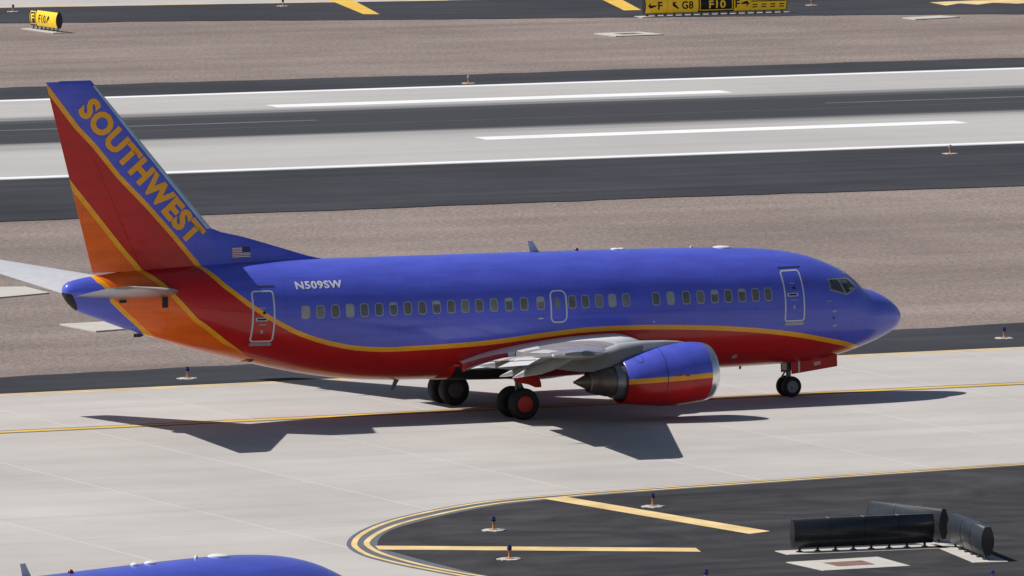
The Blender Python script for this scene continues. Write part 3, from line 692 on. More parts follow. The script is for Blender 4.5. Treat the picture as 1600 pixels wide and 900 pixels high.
    for x, l in ((4.75, .16), (4.95, .12), (8.6, .30)):
        z = smooth_interp(TOP, x)
        P(MB().lathe([(l, -0.03), (l*.95, 0.02), (l*.6, 0.045), (0.02, 0.05)], 'z', (x, 0, z), 14), 'crown_antenna', M['white'])
    P(MB().lathe([(.05, -.03), (.04, .06), (.01, .07)], 'z', (7.5, 0, 5.01), 10), 'crown_antenna', M['white'])
    blade('drain_mast', -3.05, 1.17, 0.36, 0.2, 0.18, M['grey'], -1)
    blade('belly_antenna', 9.3, 1.07, 0.10, 0.1, 0.02, M['black'], -1)
    blade('belly_antenna', -12.0, 2.98, 0.10, 0.45, 0.1, M['seam'], -1)
    return root

# engine cowl paint: blue over red with a gold band
def cowl_paint():
    m = bpy.data.materials.new('engine_cowl_paint'); m.use_nodes = True; N, L = m.node_tree.nodes, m.node_tree.links; b = N['Principled BSDF']
    tc = N.new('ShaderNodeTexCoord'); sx = N.new('ShaderNodeSeparateXYZ'); L.new(tc.outputs['Object'], sx.inputs[0])
    ln = N.new('ShaderNodeMath'); ln.operation = 'MULTIPLY_ADD'; ln.inputs[1].default_value = -0.045; L.new(sx.outputs[0], ln.inputs[0]); L.new(sx.outputs[2], ln.inputs[2])
    cur = None
    for thr, c in ((1.125, GOLD), (1.285, BLUE)):
        g = N.new('ShaderNodeMath'); g.operation = 'GREATER_THAN'; L.new(ln.outputs[0], g.inputs[0]); g.inputs[1].default_value = thr
        mx = N.new('ShaderNodeMix'); mx.data_type = 'RGBA'; L.new(g.outputs[0], mx.inputs['Factor'])
        if cur is None: mx.inputs['A'].default_value = (*RED, 1)
        else: L.new(cur, mx.inputs['A'])
        mx.inputs['B'].default_value = (*c, 1); cur = mx.outputs['Result']
    nz = N.new('ShaderNodeTexNoise'); nz.inputs['Scale'].default_value = 2.0; nz.inputs['Detail'].default_value = 7; L.new(tc.outputs['Object'], nz.inputs['Vector'])
    mr = N.new('ShaderNodeMapRange'); mr.inputs[1].default_value = .3; mr.inputs[2].default_value = .7; mr.inputs[3].default_value = .82; mr.inputs[4].default_value = 1.08; L.new(nz.outputs[0], mr.inputs[0])
    s = N.new('ShaderNodeVectorMath'); s.operation = 'SCALE'; L.new(cur, s.inputs[0]); L.new(mr.outputs[0], s.inputs['Scale']); L.new(s.outputs[0], b.inputs['Base Color'])
    b.inputs['Roughness'].default_value = 0.33; b.inputs['Specular IOR Level'].default_value = 0.4; b.inputs['Coat Weight'].default_value = 0.15; b.inputs['Coat Roughness'].default_value = 0.1
    return m
M['cowl'] = cowl_paint()

# ------------------------------------------------------------------ ground materials
def ground_mat(name, c0, c1, big=0.05, fine=6.0, bump=0.3, bdist=0.02, rough=0.9, stretch=(1, 1, 1), speck=None, streak=None, rnd=0.0):
    m = bpy.data.materials.new(name); m.use_nodes = True; N, L = m.node_tree.nodes, m.node_tree.links; b = N['Principled BSDF']
    ge = N.new('ShaderNodeNewGeometry'); mp = N.new('ShaderNodeMapping'); mp.inputs['Scale'].default_value = stretch; L.new(ge.outputs['Position'], mp.inputs[0])
    n1 = N.new('ShaderNodeTexNoise'); n1.inputs['Scale'].default_value = big; n1.inputs['Detail'].default_value = 8; n1.inputs['Roughness'].default_value = 0.62; L.new(mp.outputs[0], n1.inputs['Vector'])
    cr_ = N.new('ShaderNodeValToRGB'); cr_.color_ramp.elements[0].position = 0.32; cr_.color_ramp.elements[1].position = 0.68
    cr_.color_ramp.elements[0].color = (*c0, 1); cr_.color_ramp.elements[1].color = (*c1, 1); L.new(n1.outputs[0], cr_.inputs[0]); cur = cr_.outputs[0]
    n2 = N.new('ShaderNodeTexNoise'); n2.inputs['Scale'].default_value = fine; n2.inputs['Detail'].default_value = 4; n2.inputs['Roughness'].default_value = 0.75; L.new(ge.outputs['Position'], n2.inputs['Vector'])
    def mul(cur, src, lo, hi, a=0.3, z=0.7):
        mr = N.new('ShaderNodeMapRange'); mr.inputs[1].default_value = a; mr.inputs[2].default_value = z; mr.inputs[3].default_value = lo; mr.inputs[4].default_value = hi; L.new(src, mr.inputs[0])
        s = N.new('ShaderNodeVectorMath'); s.operation = 'SCALE'; L.new(cur, s.inputs[0]); L.new(mr.outputs[0], s.inputs['Scale']); return s.outputs[0]
    if speck: cur = mul(cur, n2.outputs[0], 1-speck, 1+speck)
    if streak:
        m3 = N.new('ShaderNodeMapping'); m3.inputs['Scale'].default_value = streak[0]; L.new(ge.outputs['Position'], m3.inputs[0])
        n3 = N.new('ShaderNodeTexNoise'); n3.inputs['Scale'].default_value = 1.0; n3.inputs['Detail'].default_value = 6; L.new(m3.outputs[0], n3.inputs['Vector']); cur = mul(cur, n3.outputs[0], 1-streak[1], 1+streak[1])
    if rnd:
        oi = N.new('ShaderNodeObjectInfo'); cur = mul(cur, oi.outputs['Random'], 1-rnd, 1+rnd, 0, 1)
    L.new(cur, b.inputs['Base Color']); b.inputs['Roughness'].default_value = rough; b.inputs['Specular IOR Level'].default_value = 0.25
    if bump:
        bp = N.new('ShaderNodeBump'); bp.inputs['Strength'].default_value = bump; bp.inputs['Distance'].default_value = bdist; L.new(n2.outputs[0], bp.inputs['Height']); L.new(bp.outputs[0], b.inputs['Normal'])
    return m, N, L, b, cur
G = {}
G['gravel'], *_ = ground_mat('desert_gravel', (0.200, 0.160, 0.146), (0.290, 0.236, 0.212), 0.06, 4.5, 0.9, 0.11, speck=0.34, streak=((0.015, 0.30, 1), 0.13))
G['panel'], *_ = ground_mat('taxiway_concrete', (0.398, 0.378, 0.360), (0.488, 0.462, 0.440), 0.11, 9, 0.08, speck=0.04, streak=((0.07, 0.5, 1), 0.06), rnd=0.03)
G['joint'], *_ = ground_mat('joint_sealant', (0.48, 0.462, 0.452), (0.58, 0.56, 0.55), 0.5, 9, 0)
G['asphalt'], *_ = ground_mat('shoulder_asphalt', (0.026, 0.027, 0.034), (0.045, 0.046, 0.055), 0.09, 12, 0.2, speck=0.12, streak=((0.03, 0.7, 1), 0.22))
G['island'], *_ = ground_mat('island_asphalt', (0.022, 0.022, 0.027), (0.052, 0.050, 0.052), 0.17, 12, 0.2, speck=0.12, streak=((0.12, 0.8, 1), 0.25))
for n_ in G['island'].node_tree.nodes:
    if n_.type == 'TEX_NOISE' and n_.inputs['Detail'].default_value == 8: n_.inputs['Distortion'].default_value = 2.2
G['worn'], *_ = ground_mat('greyed_asphalt_margin', (0.105, 0.12, 0.145), (0.13, 0.145, 0.17), 0.4, 10, 0.1, speck=0.08)
G['white'], *_ = ground_mat('white_marking_paint', (0.70, 0.71, 0.74), (0.80, 0.80, 0.82), 0.3, 9, 0.05, speck=0.05, streak=((0.1, 3, 1), 0.05))
G['yellow'], *_ = ground_mat('yellow_marking_paint', (0.62, 0.39, 0.055), (0.72, 0.47, 0.09), 0.5, 9, 0.05, speck=0.08, streak=((0.4, 2.0, 1), 0.14))
G['paleyellow'], *_ = ground_mat('faded_yellow_marking_paint', (0.62, 0.44, 0.19), (0.74, 0.56, 0.29), 0.7, 9, 0.05, speck=0.08, streak=((0.7, 0.7, 1), 0.10))
G['pad'], *_ = ground_mat('precast_concrete_pad', (0.45, 0.425, 0.39), (0.54, 0.515, 0.475), 0.8, 9, 0.1, speck=0.06)
G['rust'], *_ = ground_mat('rusty_steel_cover', (0.17, 0.10, 0.085), (0.24, 0.145, 0.12), 1.5, 9, 0.1, speck=0.1)
# runway: pale concrete with the touchdown rubber laid down along its middle
G['runway'], N, L, b, cur = ground_mat('runway_concrete', (0.380, 0.372, 0.362), (0.445, 0.435, 0.422), 0.05, 8, 0.06, speck=0.03, streak=((0.012, 0.55, 1), 0.05))
ge = N.new('ShaderNodeNewGeometry'); sx = N.new('ShaderNodeSeparateXYZ'); L.new(ge.outputs['Position'], sx.inputs[0])
mp = N.new('ShaderNodeMapping'); mp.inputs['Scale'].default_value = (0.010, 0.45, 1); L.new(ge.outputs['Position'], mp.inputs[0])
nz = N.new('ShaderNodeTexNoise'); nz.inputs['Scale'].default_value = 1; nz.inputs['Detail'].default_value = 6; L.new(mp.outputs[0], nz.inputs['Vector'])
d = N.new('ShaderNodeMath'); d.operation = 'SUBTRACT'; L.new(sx.outputs[1], d.inputs[0]); d.inputs[1].default_value = 125.2
ab = N.new('ShaderNodeMath'); ab.operation = 'ABSOLUTE'; L.new(d.outputs[0], ab.inputs[0])
wv = N.new('ShaderNodeMath'); wv.operation = 'MULTIPLY_ADD'; wv.inputs[1].default_value = 8.5; L.new(nz.outputs[0], wv.inputs[0]); L.new(ab.outputs[0], wv.inputs[2])
mr = N.new('ShaderNodeMapRange'); mr.interpolation_type = 'SMOOTHSTEP'; mr.inputs[1].default_value = 15.2; mr.inputs[2].default_value = 9.4; mr.inputs[3].default_value = 0; mr.inputs[4].default_value = 0.965; L.new(wv.outputs[0], mr.inputs[0])
mx = N.new('ShaderNodeMix'); mx.data_type = 'RGBA'; L.new(mr.outputs[0], mx.inputs['Factor']); L.new(cur, mx.inputs['A']); mx.inputs['B'].default_value = (0.027, 0.029, 0.038, 1); L.new(mx.outputs['Result'], b.inputs['Base Color'])

# ------------------------------------------------------------------ setting
def sheet(name, pts, z, m, parent=None, kind='structure'):
    o = mesh_obj(name, [(x, y, z) for x, y in pts], [tuple(range(len(pts)))], m, parent, smooth=None)
    if o.data.polygons[0].normal.z < 0: o.data.flip_normals()
    if parent is None: tag(o, kind=kind)
    return o
def ragged(pts, step=1.2, amp=0.16):
    out = []
    for a, b in zip(pts, pts[1:]):
        a, b = Vector(a), Vector(b); n = max(1, int((b-a).length/step)); nrm = Vector((-(b-a).y, (b-a).x)).normalized()
        for k in range(n):
            out.append(tuple(a+(b-a)*(k/n) + nrm*(random.uniform(-amp, amp)+amp*0.8*math.sin(len(out)*0.21))))
    return out+[tuple(pts[-1])]
def px_pts(px): return [tuple(ground(x, y)[:2]) for x, y in px]
sheet('ground', [(-6000, -6000), (6000, -6000), (6000, 6000), (-6000, 6000)], 0.0, G['gravel'])
# NOTE: everything the airliner stands on is at z = Z0; the gravel lies a little lower
for o in list(col.objects):
    if o.name == 'ground': o.location.z = -0.03
YC = 0.573      # taxiway centre line
XA, XB = -400, 400
taxi = sheet('taxiway', [(XA, -120), (XB, -120), (XB, YC+11.43+0.25), (XA, YC+11.43+0.25)], -0.003, G['joint'])
# concrete panels, each its own piece
PX, PYS = 6.22, [YC+11.43+0.25, YC+5.72, YC, YC-5.72, YC-11.43, YC-17.3, YC-23.2, YC-29.1, YC-35.0, YC-40.9, YC-46.8, YC-52.7]
def in_view(x, y):
    dv = Vector((x, y, 0))-CAM; z = dv.dot(cv); u_, v_ = 800+FPX*dv.dot(cr)/z, 450-FPX*dv.dot(cu)/z
    return -420 < u_ < 2020 and -60 < v_ < 1130
meshes = {}
for j in range(len(PYS)-1):
    y1, y0 = PYS[j], PYS[j+1]
    key = round(y1-y0, 3)
    if key not in meshes:
        g = 0.028
        mbp = MB().bevel_box((g, g, -0.010), (PX-g, key-g, 0.0), 0.002)
        me = bpy.data.meshes.new('concrete_panel'); me.from_pydata(mbp.v, [], mbp.f); me.materials.append(G['panel']); me.update(); meshes[key] = me
    for i in range(-14, 16):
        x0 = i*PX - 1.4
        if in_view(x0+PX/2, (y0+y1)/2):
            o = bpy.data.objects.new('concrete_panel', meshes[key]); o.location = (x0, y0, 0); link(o, taxi)
# beyond the built panels the same concrete carries on as plain sheets
def slab_sheet(x0, x1, y0, y1): 
    return sheet('outer_concrete', [(x0, y0), (x1, y0), (x1, y1), (x0, y1)], -0.001, G['panel'], taxi)
ix0, ix1 = -14*PX-1.4, 16*PX-1.4
slab_sheet(XA, ix0, -120, PYS[0]); slab_sheet(ix1, XB, -120, PYS[0]); slab_sheet(ix0, ix1, -120, PYS[-1]-0.02)

def strip(name, pts, wd, z, m, parent):
    """painted line of width wd along a ground polyline"""
    L_, R_ = [], []
    for i, p_ in enumerate(pts):
        a = Vector(pts[max(0, i-1)]); b_ = Vector(pts[min(len(pts)-1, i+1)]); d_ = (b_-a).normalized(); n = Vector((-d_.y, d_.x))
        L_.append(Vector(p_)+n*wd/2); R_.append(Vector(p_)-n*wd/2)
    n = len(pts); v = [(p_.x, p_.y, z) for p_ in L_+R_]
    o = mesh_obj(name, v, [(i, i+1, n+i+1, n+i) for i in range(n-1)], m, parent, smooth=None)
    for p_ in o.data.polygons:
        if p_.normal.z < 0: o.data.flip_normals(); break
    return o
Z1, Z2, Z3 = 0.004, 0.008, 0.012
strip('centre_line_backing', [(-300, YC), (300, YC)], 0.42, Z1, G['worn'], taxi) if False else None
strip('centre_line', [(-300, YC), (300, YC)], 0.46, Z2, G['yellow'], taxi)
for dy in (-.34, .34): strip('centre_line_border', [(-300, YC+dy), (300, YC+dy)], 0.20, Z1, G['worn'], taxi)
for dy in (0.0, 0.42): strip('edge_line', [(-300, YC+10.95+dy), (300, YC+10.95+dy)], 0.22, Z1, G['paleyellow'], taxi)
# far shoulder of the taxiway
sho = sheet('taxiway_shoulder', [(XA, YC+11.58), (XB, YC+11.58), (XB, 45.0), (150, 28.4)] + ragged([(60, 22.15), (30.77, 20.13), (-9.65, 17.33), (-40, 15.2)]) + [(-90, 12.3), (XA, YC+11.6)], 0.0 + 0.002, G['asphalt'])
# rippled edge to the gravel comes from loose stones; runway and its shoulders
rsn = sheet('near_runway_shoulder', [(XA, 80.0)] + ragged([(0, 78.8), (15.57, 78.4), (61.84, 77.3), (80, 76.9)], amp=0.2) + [(XB, 71), (XB, 99.0), (XA, 99.0)], -0.004, G['asphalt'])
rw = sheet('runway', [(-1500, 98.95), (1500, 98.95), (1500, 146.3), (-1500, 146.3)], 0.0, G['runway'])
sheet('far_runway_shoulder', [(XA, 146.2), (XB, 146.2), (XB, 152.5)] + ragged([(120, 153.1), (103, 153.4), (47, 154.6), (30, 154.9)], amp=0.25) + [(XA, 160)], -0.004, G['asphalt'])
RY0, RY1 = 99.9, 145.55
strip('edge_stripe', [(-1500, RY0-.1), (1500, RY0-.1)], 0.92, Z1, G['white'], rw); strip('edge_stripe', [(-1500, RY1), (1500, RY1)], 0.92, Z1, G['white'], rw)
for x0, x1, y in ((53.4, 77.7, 136.4), (53.0, 77.8, 112.5)):
    sheet('touchdown_bar', [(x0, y-.92), (x1-.2, y-.92), (x1, y+.92), (x0+.2, y+.92)], Z1, G['white'], rw)
for x0, x1 in ((0, 51.5), (78.0, 114.6)):
    strip('centre_line_dash', [(x0, 126.75), (x1, 126.75)], 0.32, Z1, mat('rubber_stained_white_paint', (0.16, 0.165, 0.18), 0.8, var=0.25, vscale=0.4), rw)
strip('groove_seam', [(-200, 123.6), (300, 123.6)], 0.16, Z1, mat('brown_joint_filler', (0.10, 0.085, 0.075), 0.9, var=0.2, vscale=0.3), rw)
# far taxiway at the top of the picture
far_edge = px_pts([(-60, 36.8), (240, 33.5), (480, 31), (800, 28.2), (1100, 25.6), (1330, 23.3), (1660, 21)])
fs = sheet('far_taxiway_shoulder', ragged(far_edge, amp=0.3) + [(400, 170), (400, 420), (-100, 420)], -0.008, G['asphalt'])
fc = sheet('far_taxiway', px_pts([(-80, 13.0), (0, 11.6), (350, 5.8), (700, 0.2), (1000, -5)]) + [(300, 420), (-100, 420)], -0.004, G['panel'])
strip('edge_line', px_pts([(-80, 13.0), (0, 11.6), (350, 5.8), (700, 0.2)]), 0.5, 0.0, G['paleyellow'], fc)
for q_ in ([(505, -4), (544, -4), (593, 22), (568, 22)], [(930, -6), (962, -6), (1002, 15.5), (975, 16)]):
    sheet('shoulder_bar', px_pts(q_), -0.003, G['yellow'], fs)
sheet('surface_marking', px_pts([(1452, 3.5), (1478, 8.5), (1500, 5), (1528, 7), (1552, 4), (1590, 5.5), (1640, 2), (1640, -1.5), (1520, 0.5)]), -0.003, G['paleyellow'], fs)

# the dark island in front
OUT = [(1700, 717.0), (1600, 724), (1400, 737.3), (1200, 750.8), (1000, 764.5), (900, 771.8), (812, 779), (750, 786), (700, 794.3), (650, 804.5), (612, 814.5), (582.5, 825.5), (562.5, 837), (554, 847.5), (556.5, 856), (575, 867), (607.5, 876.5), (650, 886), (700, 895.5), (725, 900), (790, 910), (900, 925)]
INN = [(1700, 718.9), (1600, 726), (1400, 739.5), (1200, 753.2), (1000, 767.2), (900, 774.8), (820, 782.2), (775, 787.2), (725, 795.5), (675, 806), (637.5, 815), (607.5, 825), (585, 836.5), (573, 847.5), (578, 855.5), (595, 864.5), (630, 875.5), (675, 886.5), (725, 896), (750, 900), (800, 907), (900, 920)]
ASP = [(1700, 720), (1600, 727.3), (1400, 741), (1200, 754.8), (1000, 769), (900, 776.8), (820, 784.6), (775, 790), (725, 799), (675, 810), (640, 819), (612, 828), (596, 838), (590, 848), (592, 857), (612, 862), (650, 872.5), (700, 885.5), (760, 900), (830, 914), (920, 927)]
def smooth_line(pts, n=4):
    out = []
    for i in range(len(pts)-1):
        p0, p1, p2, p3 = [Vector(pts[max(0, min(len(pts)-1, k))]) for k in (i-1, i, i+1, i+2)]
        for k in range(n):
            t = k/n; out.append(tuple(0.5*((2*p1)+(p2-p0)*t+(2*p0-5*p1+4*p2-p3)*t*t+(3*p1-p0-3*p2+p3)*t**3)))
    return out+[pts[-1]]
g_out, g_inn, g_asp = [smooth_line(px_pts(l)) for l in (OUT, INN, ASP)]
def pad_out(pts, d_):
    o = []
    for i, p_ in enumerate(pts):
        a = Vector(pts[max(0, i-1)]); b_ = Vector(pts[min(len(pts)-1, i+1)]); t = (b_-a).normalized(); o.append(tuple(Vector(p_)+Vector((t.y, -t.x))*d_))
    return o
tail = [(60, -70), (60, -21.5)]
isl = sheet('island_margin', pad_out(g_out, 0.22) + tail, 0.003, G['worn'])
isa = sheet('island_pavement', g_asp + [(59, -69.5), (59, -21.8)], 0.006, G['island'])
for l in (g_out, g_inn): strip('edge_line', l, 0.17, 0.010, G['paleyellow'], isl)
for q_ in ([(848, 779.5), (884, 776.8), (1203, 830.5), (1171, 834.8)], [(586, 853.2), (592, 859.2), (1095, 862.6), (1087, 856.6)]):
    sheet('shoulder_bar', px_pts(q_), 0.0125, G['paleyellow'], isa)

# ------------------------------------------------------------------ airliners
plane = build_airliner('airliner')
tag(plane, 'blue, red and orange twin-engine airliner taxiing along the yellow centre line', 'airliner')
def copy_tree(o, parent=None, skip=()):
    c = o.copy(); col.objects.link(c); c.parent = parent
    for ch in list(o.children):
        if not any(ch.name.startswith(s_) for s_ in skip): copy_tree(ch, c, skip)
    return c
p2 = copy_tree(plane, skip=('registration_lettering', 'nose_gear_door.', 'crown_antenna'))
p2.location = (-49.507, -77.56, 0); p2.rotation_euler = (0, 0, 0.4524)
tag(p2, 'second blue airliner in the foreground, only its roof showing at the bottom edge', 'airliner')
for x, l in ((5.6, .10), (6.15, .14), (7.8, .05), (8.6, .26)):
    z = smooth_interp(TOP, x)
    MB().lathe([(l, -0.03), (l*.95, 0.03), (l*.6, 0.06), (0.02, 0.07)], 'z', (x, 0, z), 14).build('crown_antenna', M['white'], p2)

# ------------------------------------------------------------------ airfield signs
S = {}
S['black'] = mat('sign_housing_black', (0.020, 0.021, 0.026), 0.32, coat=0.2, var=0.25, vscale=3)
S['grey'] = mat('sign_housing_blue_grey', (0.030, 0.035, 0.045), 0.32, var=0.15, vscale=3)  # dark housing with the sheen of the sky painted in as blue-grey
S['yellow'] = mat('sign_face_yellow', (0.90, 0.60, 0.02), 0.5, var=0.08, vscale=3)
b_ = S['yellow'].node_tree.nodes['Principled BSDF']      # internally lit faces
b_.inputs['Emission Color'].default_value = (1.0, 0.58, 0.03, 1); b_.inputs['Emission Strength'].default_value = 0.14
S['ink'] = mat('sign_legend_black', (0.012, 0.012, 0.012), 0.5)
S['clip'] = mat('sign_clip_metal', (0.62, 0.64, 0.66), 0.3, 0.7)
S['leg'] = mat('sign_leg_metal', (0.05, 0.05, 0.055), 0.5)
def lens(z, h=0.86, w_=0.19):
    t = z/h; return w_*(0.10+0.90*math.sin(math.pi*min(1, max(0, 0.07+0.88*t)))**0.75)
def sign(loc, rz, length, label, segs, panels=(), body='black', z0=0.18, H=0.86, pad=0.5, group='airfield guidance signs'):
    """long lens-shaped sign on short legs; local +x along it, local -y is the legend side"""
    root = empty('airfield_sign', loc, rz); tag(root, label, 'sign', group)
    prof = [(lens(H*k/10), z0+H*k/10) for k in range(11)]
    ring = [(y, z) for y, z in prof]+[(-y, z) for y, z in reversed(prof)]
    rs = [[Vector((x, y*k, z0+H/2+(z-z0-H/2)*k)) for y, z in ring] for x, k in ((-0.015, .93), (0, 1), (length, 1), (length+.015, .93))]
    MB().loft(rs).build('housing', S[body], root, smooth=50)
    for xe in (-0.022, length+0.012):
        MB().loft([[Vector((xe+dx, y*k, z0+H/2+(z-z0-H/2)*k)) for y, z in ring] for dx, k in ((0, .985), (0.010, .985))]).build('end_cap', S['black'], root, smooth=None)
    n = max(2, int(round(length/0.55)))
    for k in range(n):
        x = 0.2+(length-0.4)*k/(n-1)
        MB().box((x-.03, -.03, 0.02), (x+.03, .03, z0+0.03)).box((x-.07, -.08, 0.02), (x+.07, .08, 0.05)).build('leg', S['leg'], root, smooth=None)
    for x in segs:
        MB().box((x-.012, -lens(H)-.012, z0+H-.05), (x+.012, lens(H)+.012, z0+H+.012)).build('clip', S['clip'], root, smooth=None)
        rr = [[Vector((x+dx, y*1.02+(0.004 if y > 0 else -.004), z)) for y, z in ring] for dx in (-.006, .006)]
        MB().loft(rr).build('panel_joint', S['ink'], root, smooth=None)
    if pad: MB().bevel_box((-.35, -pad, -.03), (length+.35, pad, 0.024), 0.006).build('concrete_base', G['pad'], root, smooth=None)
    bv = BVHTree.FromPolygons([v for r in rs for v in r], [(j*22+k, j*22+(k+1) % 22, (j+1)*22+(k+1) % 22, (j+1)*22+k) for j in range(3) for k in range(22)])
    def lay(name, bm, m, par, off):
        i = 1; lo = min(v.co.y for v in bm.verts); hi = max(v.co.y for v in bm.verts); c = lo+.08
        while c < hi:
            bmesh.ops.bisect_plane(bm, geom=bm.verts[:]+bm.edges[:]+bm.faces[:], plane_co=(0, c, 0), plane_no=(0, 1, 0), dist=1e-5); c += .08
        for v in bm.verts:
            h = bv.ray_cast(Vector((v.co.x, -5, v.co.y)), Vector((0, 1, 0)))
            if h[0] is not None: v.co = h[0]+Vector((0, -off, 0))
            else: v.co = Vector((v.co.x, -lens(v.co.y-z0)-off, v.co.y))
        me = bpy.data.meshes.new(name); bm.to_mesh(me); bm.free(); me.materials.append(m); return link(bpy.data.objects.new(name, me), par)
    for x0, x1, bg_, items in panels:
        pn = lay('sign_panel', poly_bm([(x0, z0+.03), (x1, z0+.03), (x1, z0+H-.03), (x0, z0+H-.03)]), S['yellow'] if bg_ == 'y' else S['ink'], root, 0.006)
        ink = S['ink'] if bg_ == 'y' else S['yellow']
        if bg_ == 'b':
            a, b_ = (x0+.07, x1-.07), (z0+.09, z0+H-.09)
            lay('sign_border', ring_bm([(a[0], b_[0]), (a[1], b_[0]), (a[1], b_[1]), (a[0], b_[1])], [(a[0]+.05, b_[0]+.05), (a[1]-.05, b_[0]+.05), (a[1]-.05, b_[1]-.05), (a[0]+.05, b_[1]-.05)]), ink, pn, 0.012)
        for it in items:
            if it[0] == 't':
                _, s_, cx, w_ = it; bm = text_bm(s_, 0.44, 0.025, 1.05, w_); bmesh.ops.translate(bm, verts=bm.verts, vec=(cx-w_/2, z0+.21, 0)); lay('legend', bm, ink, pn, 0.012)
            elif it[0] == 'a':
                _, cx, ang = it; bm = bmesh.new()
                shp = [(-.27, -.032), (.13, -.032), (.05, -.125), (.115, -.15), (.26, 0), (.115, .15), (.05, .125), (.13, .032), (-.27, .032)]
                ca, sa = math.cos(R(ang)), math.sin(R(ang)); bm.faces.new([bm.verts.new((cx+x*ca-y*sa, z0+.43+x*sa+y*ca, 0)) for x, y in shp])
                bmesh.ops.triangulate(bm, faces=bm.faces[:]); lay('arrow', bm, ink, pn, 0.012)
            elif it[0] == 'h':
                for zz in (0.66, 0.54): lay('legend', poly_bm([(x0+.05, z0+zz-.03), (x1-.05, z0+zz-.03), (x1-.05, z0+zz+.03), (x0+.05, z0+zz+.03)]), ink, pn, 0.012)
                k = x0+.12
                while k+.3 < x1:
                    for zz in (0.36, 0.22): lay('legend', poly_bm([(k, z0+zz-.03), (k+.30, z0+zz-.03), (k+.30, z0+zz+.03), (k, z0+zz+.03)]), ink, pn, 0.012)
                    k += .56
    return root
# far row of legends
a = ground(1006, 26.3); b_ = ground(1227, 19.6)
Ls = (b_-a).xy.length; kx = Ls/221.0
X = lambda px: (px-1006)*kx
sign((a.x, a.y, 0), math.atan2(b_.y-a.y, b_.x-a.x), Ls, 'long yellow and black guidance sign reading F, G8, F10 and F', [X(1041), X(1089), X(1144), X(1170)],
     [(0.03, X(1041), 'y', [('a', X(1016.5), 180), ('t', 'F', X(1029), X(1006+7))]), (X(1041), X(1089), 'y', [('a', X(1053), 135), ('t', 'G8', X(1071.5), X(1006+18))]),
      (X(1089), X(1144), 'b', [('t', 'F10', X(1118), X(1006+26))]), (X(1144), X(1170), 'y', [('t', 'F', X(1149.5), X(1006+7)), ('a', X(1161.5), 0)]), (X(1170), X(1227)-.03, 'y', [('h',)])], z0=0.16, H=0.88)
a = ground(50.5, 45.0); b_ = ground(94, 51.0)
Ls = (b_-a).xy.length; kx = Ls/43.5; X = lambda px: (px-50.5)*kx
sign((a.x, a.y, 0), math.atan2(b_.y-a.y, b_.x-a.x), Ls*0.97, 'short yellow and black sign reading F10 alone on the far gravel', [X(61)],
     [(0.03, X(61), 'b', [('t', 'F', X(56), X(50.5+5))]), (X(61), Ls*.97-.02, 'y', [('t', 'F10', X(71), X(50.5+11)), ('a', X(80), 45)])], z0=0.2, H=0.88)
# three housings seen from behind on the dark island
def two(p, q_): a, b_ = ground(*p), ground(*q_); return a, b_, (b_-a).xy.length, math.atan2(b_.y-a.y, b_.x-a.x)
a, b_, Ls, rz = two((1455, 855), (1239, 864))
sign((a.x, a.y, 0), rz, Ls, 'longest black sign housing, its back turned, in front of the other two', [Ls*.25, Ls*.5, Ls*.75], [], z0=0.14, H=0.82)
a, b_, Ls, rz = two((1362, 837), (1474, 850))
sign((a.x, a.y, 0), rz+math.pi if False else rz, Ls, 'blue-grey sign housing half hidden behind the longest black one', [Ls*.36, Ls*.68], [], body='grey', z0=0.14, H=0.86)
a, b_, Ls, rz = two((1490, 855), (1543, 877))
sign((a.x, a.y, 0), rz, Ls, 'short blue-grey sign housing at the right, pointing toward the camera', [Ls*.38, Ls*.66], [], body='grey', z0=0.14, H=0.82)

# ------------------------------------------------------------------ concrete pads with steel covers
def cover(px, label, cov=True):
    q_ = [Vector(p_) for p_ in px_pts(px)]; c = sum(q_, Vector((0, 0)))/4
    base = min(0.0, 0) 
    root = empty('junction_box_pad', (c.x, c.y, 0)); tag(root, label, 'pad', 'concrete junction box pads')
    v = [((p_-c).x*k, (p_-c).y*k, z) for k, z in ((1, -.03), (1, .02), (.985, .026)) for p_ in q_]
    f = [(8, 9, 10, 11)]+[(k+j, k+(j+1) % 4, k+4+(j+1) % 4, k+4+j) for k in (0, 4) for j in range(4)]
    mesh_obj('slab', v, f, G['pad'], root, smooth=None)
    if cov:
        v = [((p_-c).x*.42, (p_-c).y*.42, z) for z in (.02, .034) for p_ in q_]
        mesh_obj('steel_cover', v, [(4, 5, 6, 7)]+[(j, (j+1) % 4, 4+(j+1) % 4, 4+j) for j in range(4)], G['rust'], root, smooth=None)
cover([(1228, 879.5), (1372, 871), (1423, 885), (1286, 892.5)], 'pale slab with a brown steel cover in front of the black sign housing')
cover([(928, 52.5), (1000, 50.0), (1038, 54), (962, 56.8)], 'pale slab with a brown cover on gravel below the long yellow sign')
cover([(1410, 28), (1470, 24.8), (1500, 27), (1430, 30.6)], 'pale slab at the top right edge of the far gravel', False)
cover([(-40, 449.5), (40, 448.5), (77, 458), (-10, 466)], 'pale slab on gravel at the left edge behind the tail', False)
cover([(93, 507), (165, 503), (215, 513), (150, 518)], 'pale slab on gravel just below the tail cone', False)

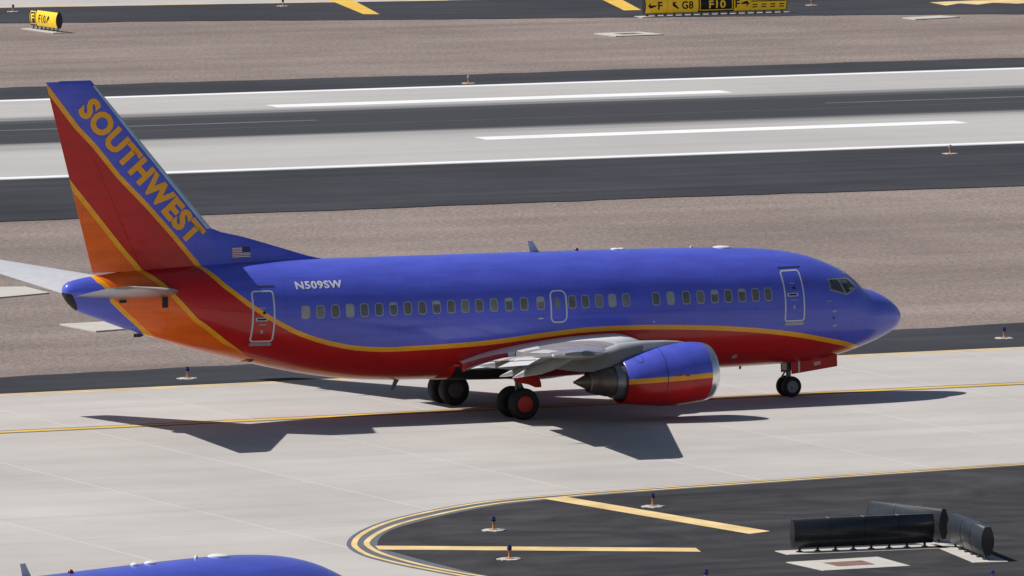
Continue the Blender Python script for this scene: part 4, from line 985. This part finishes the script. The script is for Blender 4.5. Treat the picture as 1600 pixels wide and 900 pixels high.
# ------------------------------------------------------------------ edge lights
E_ = {'stem': mat('light_stem_orange', (0.50, 0.22, 0.07), 0.5, var=0.15, vscale=8), 'blue': mat('blue_lamp_glass', (0.018, 0.014, 0.16), 0.12, spec=0.8), 'clear': mat('clear_lamp_dome', (0.45, 0.43, 0.36), 0.12, spec=0.8)}
def edge_light(proto=[None, None]):
    pass
def make_light(kind):
    root = empty('edge_light')
    pts = [(0.33+0.03*math.sin(k*2.3)+0.02*math.cos(k*1.3), 2*math.pi*k/20) for k in range(20)]
    v = [(r*s_*math.cos(t), r*s_*math.sin(t), z) for s_, z in ((1, -.03), (1, .022), (.95, .03)) for r, t in pts]
    f = [tuple(range(40, 60))]+[(k+j, k+(j+1) % 20, k+20+(j+1) % 20, k+20+j) for k in (0, 20) for j in range(20)]
    mesh_obj('concrete_collar', v, f, G['pad'], root, smooth=None)
    MB().lathe([(0.13, .028), (0.13, .045), (0.045, .055), (0.032, .07), (0.03, .22), (0.05, .23), (0.06, .26), (0.055, .265)], 'z', (0, 0, 0), 14).build('stem', E_['stem'], root)
    MB().lathe([(0.058, .262), (0.066, .29), (0.066, .36), (0.05, .40), (0.02, .415)], 'z', (0, 0, 0), 14).build('lamp_dome', E_[kind], root)
    return root
LIGHTS = [('blue', (1020, 792.5), 'blue taxiway light beside the slanting yellow bar on the dark island'), ('blue', (771, 829.5), 'blue taxiway light above the level yellow bar on the dark island'),
          ('blue', (796, 874.5), 'blue taxiway light below the level yellow bar on the dark island'), ('blue', (1103, 913), 'blue light cut by the bottom edge, left of the sign housings'),
          ('blue', (1551, 915), 'blue light cut by the bottom edge below the short sign housing'), ('blue', (293, 592), 'blue taxiway light on dark shoulder below the tail'),
          ('blue', (1569, 529), 'blue taxiway light on dark shoulder ahead of the nose'), ('clear', (1484.5, 240.5), 'clear runway light on the near runway shoulder at right'),
          ('clear', (732, 130.5), 'clear runway light on the far runway shoulder near the centre'), ('blue', (442, 9.8), 'edge light on far shoulder left of the first yellow bar'),
          ('blue', (20.5, 18.5), 'edge light at the top left corner above the short yellow sign'), ('clear', (1268, 8.5), 'edge light just right of the long yellow sign')]
protos = {}
for kind, px, label in LIGHTS:
    g = ground(*px)
    if kind not in protos: o = protos[kind] = make_light(kind)
    else: o = copy_tree(protos[kind])
    o.location = (g.x, g.y, 0.006 if g.y < -20 else 0); o.rotation_euler = (0, 0, random.uniform(0, 6)); tag(o, label, 'light', 'elevated edge lights')
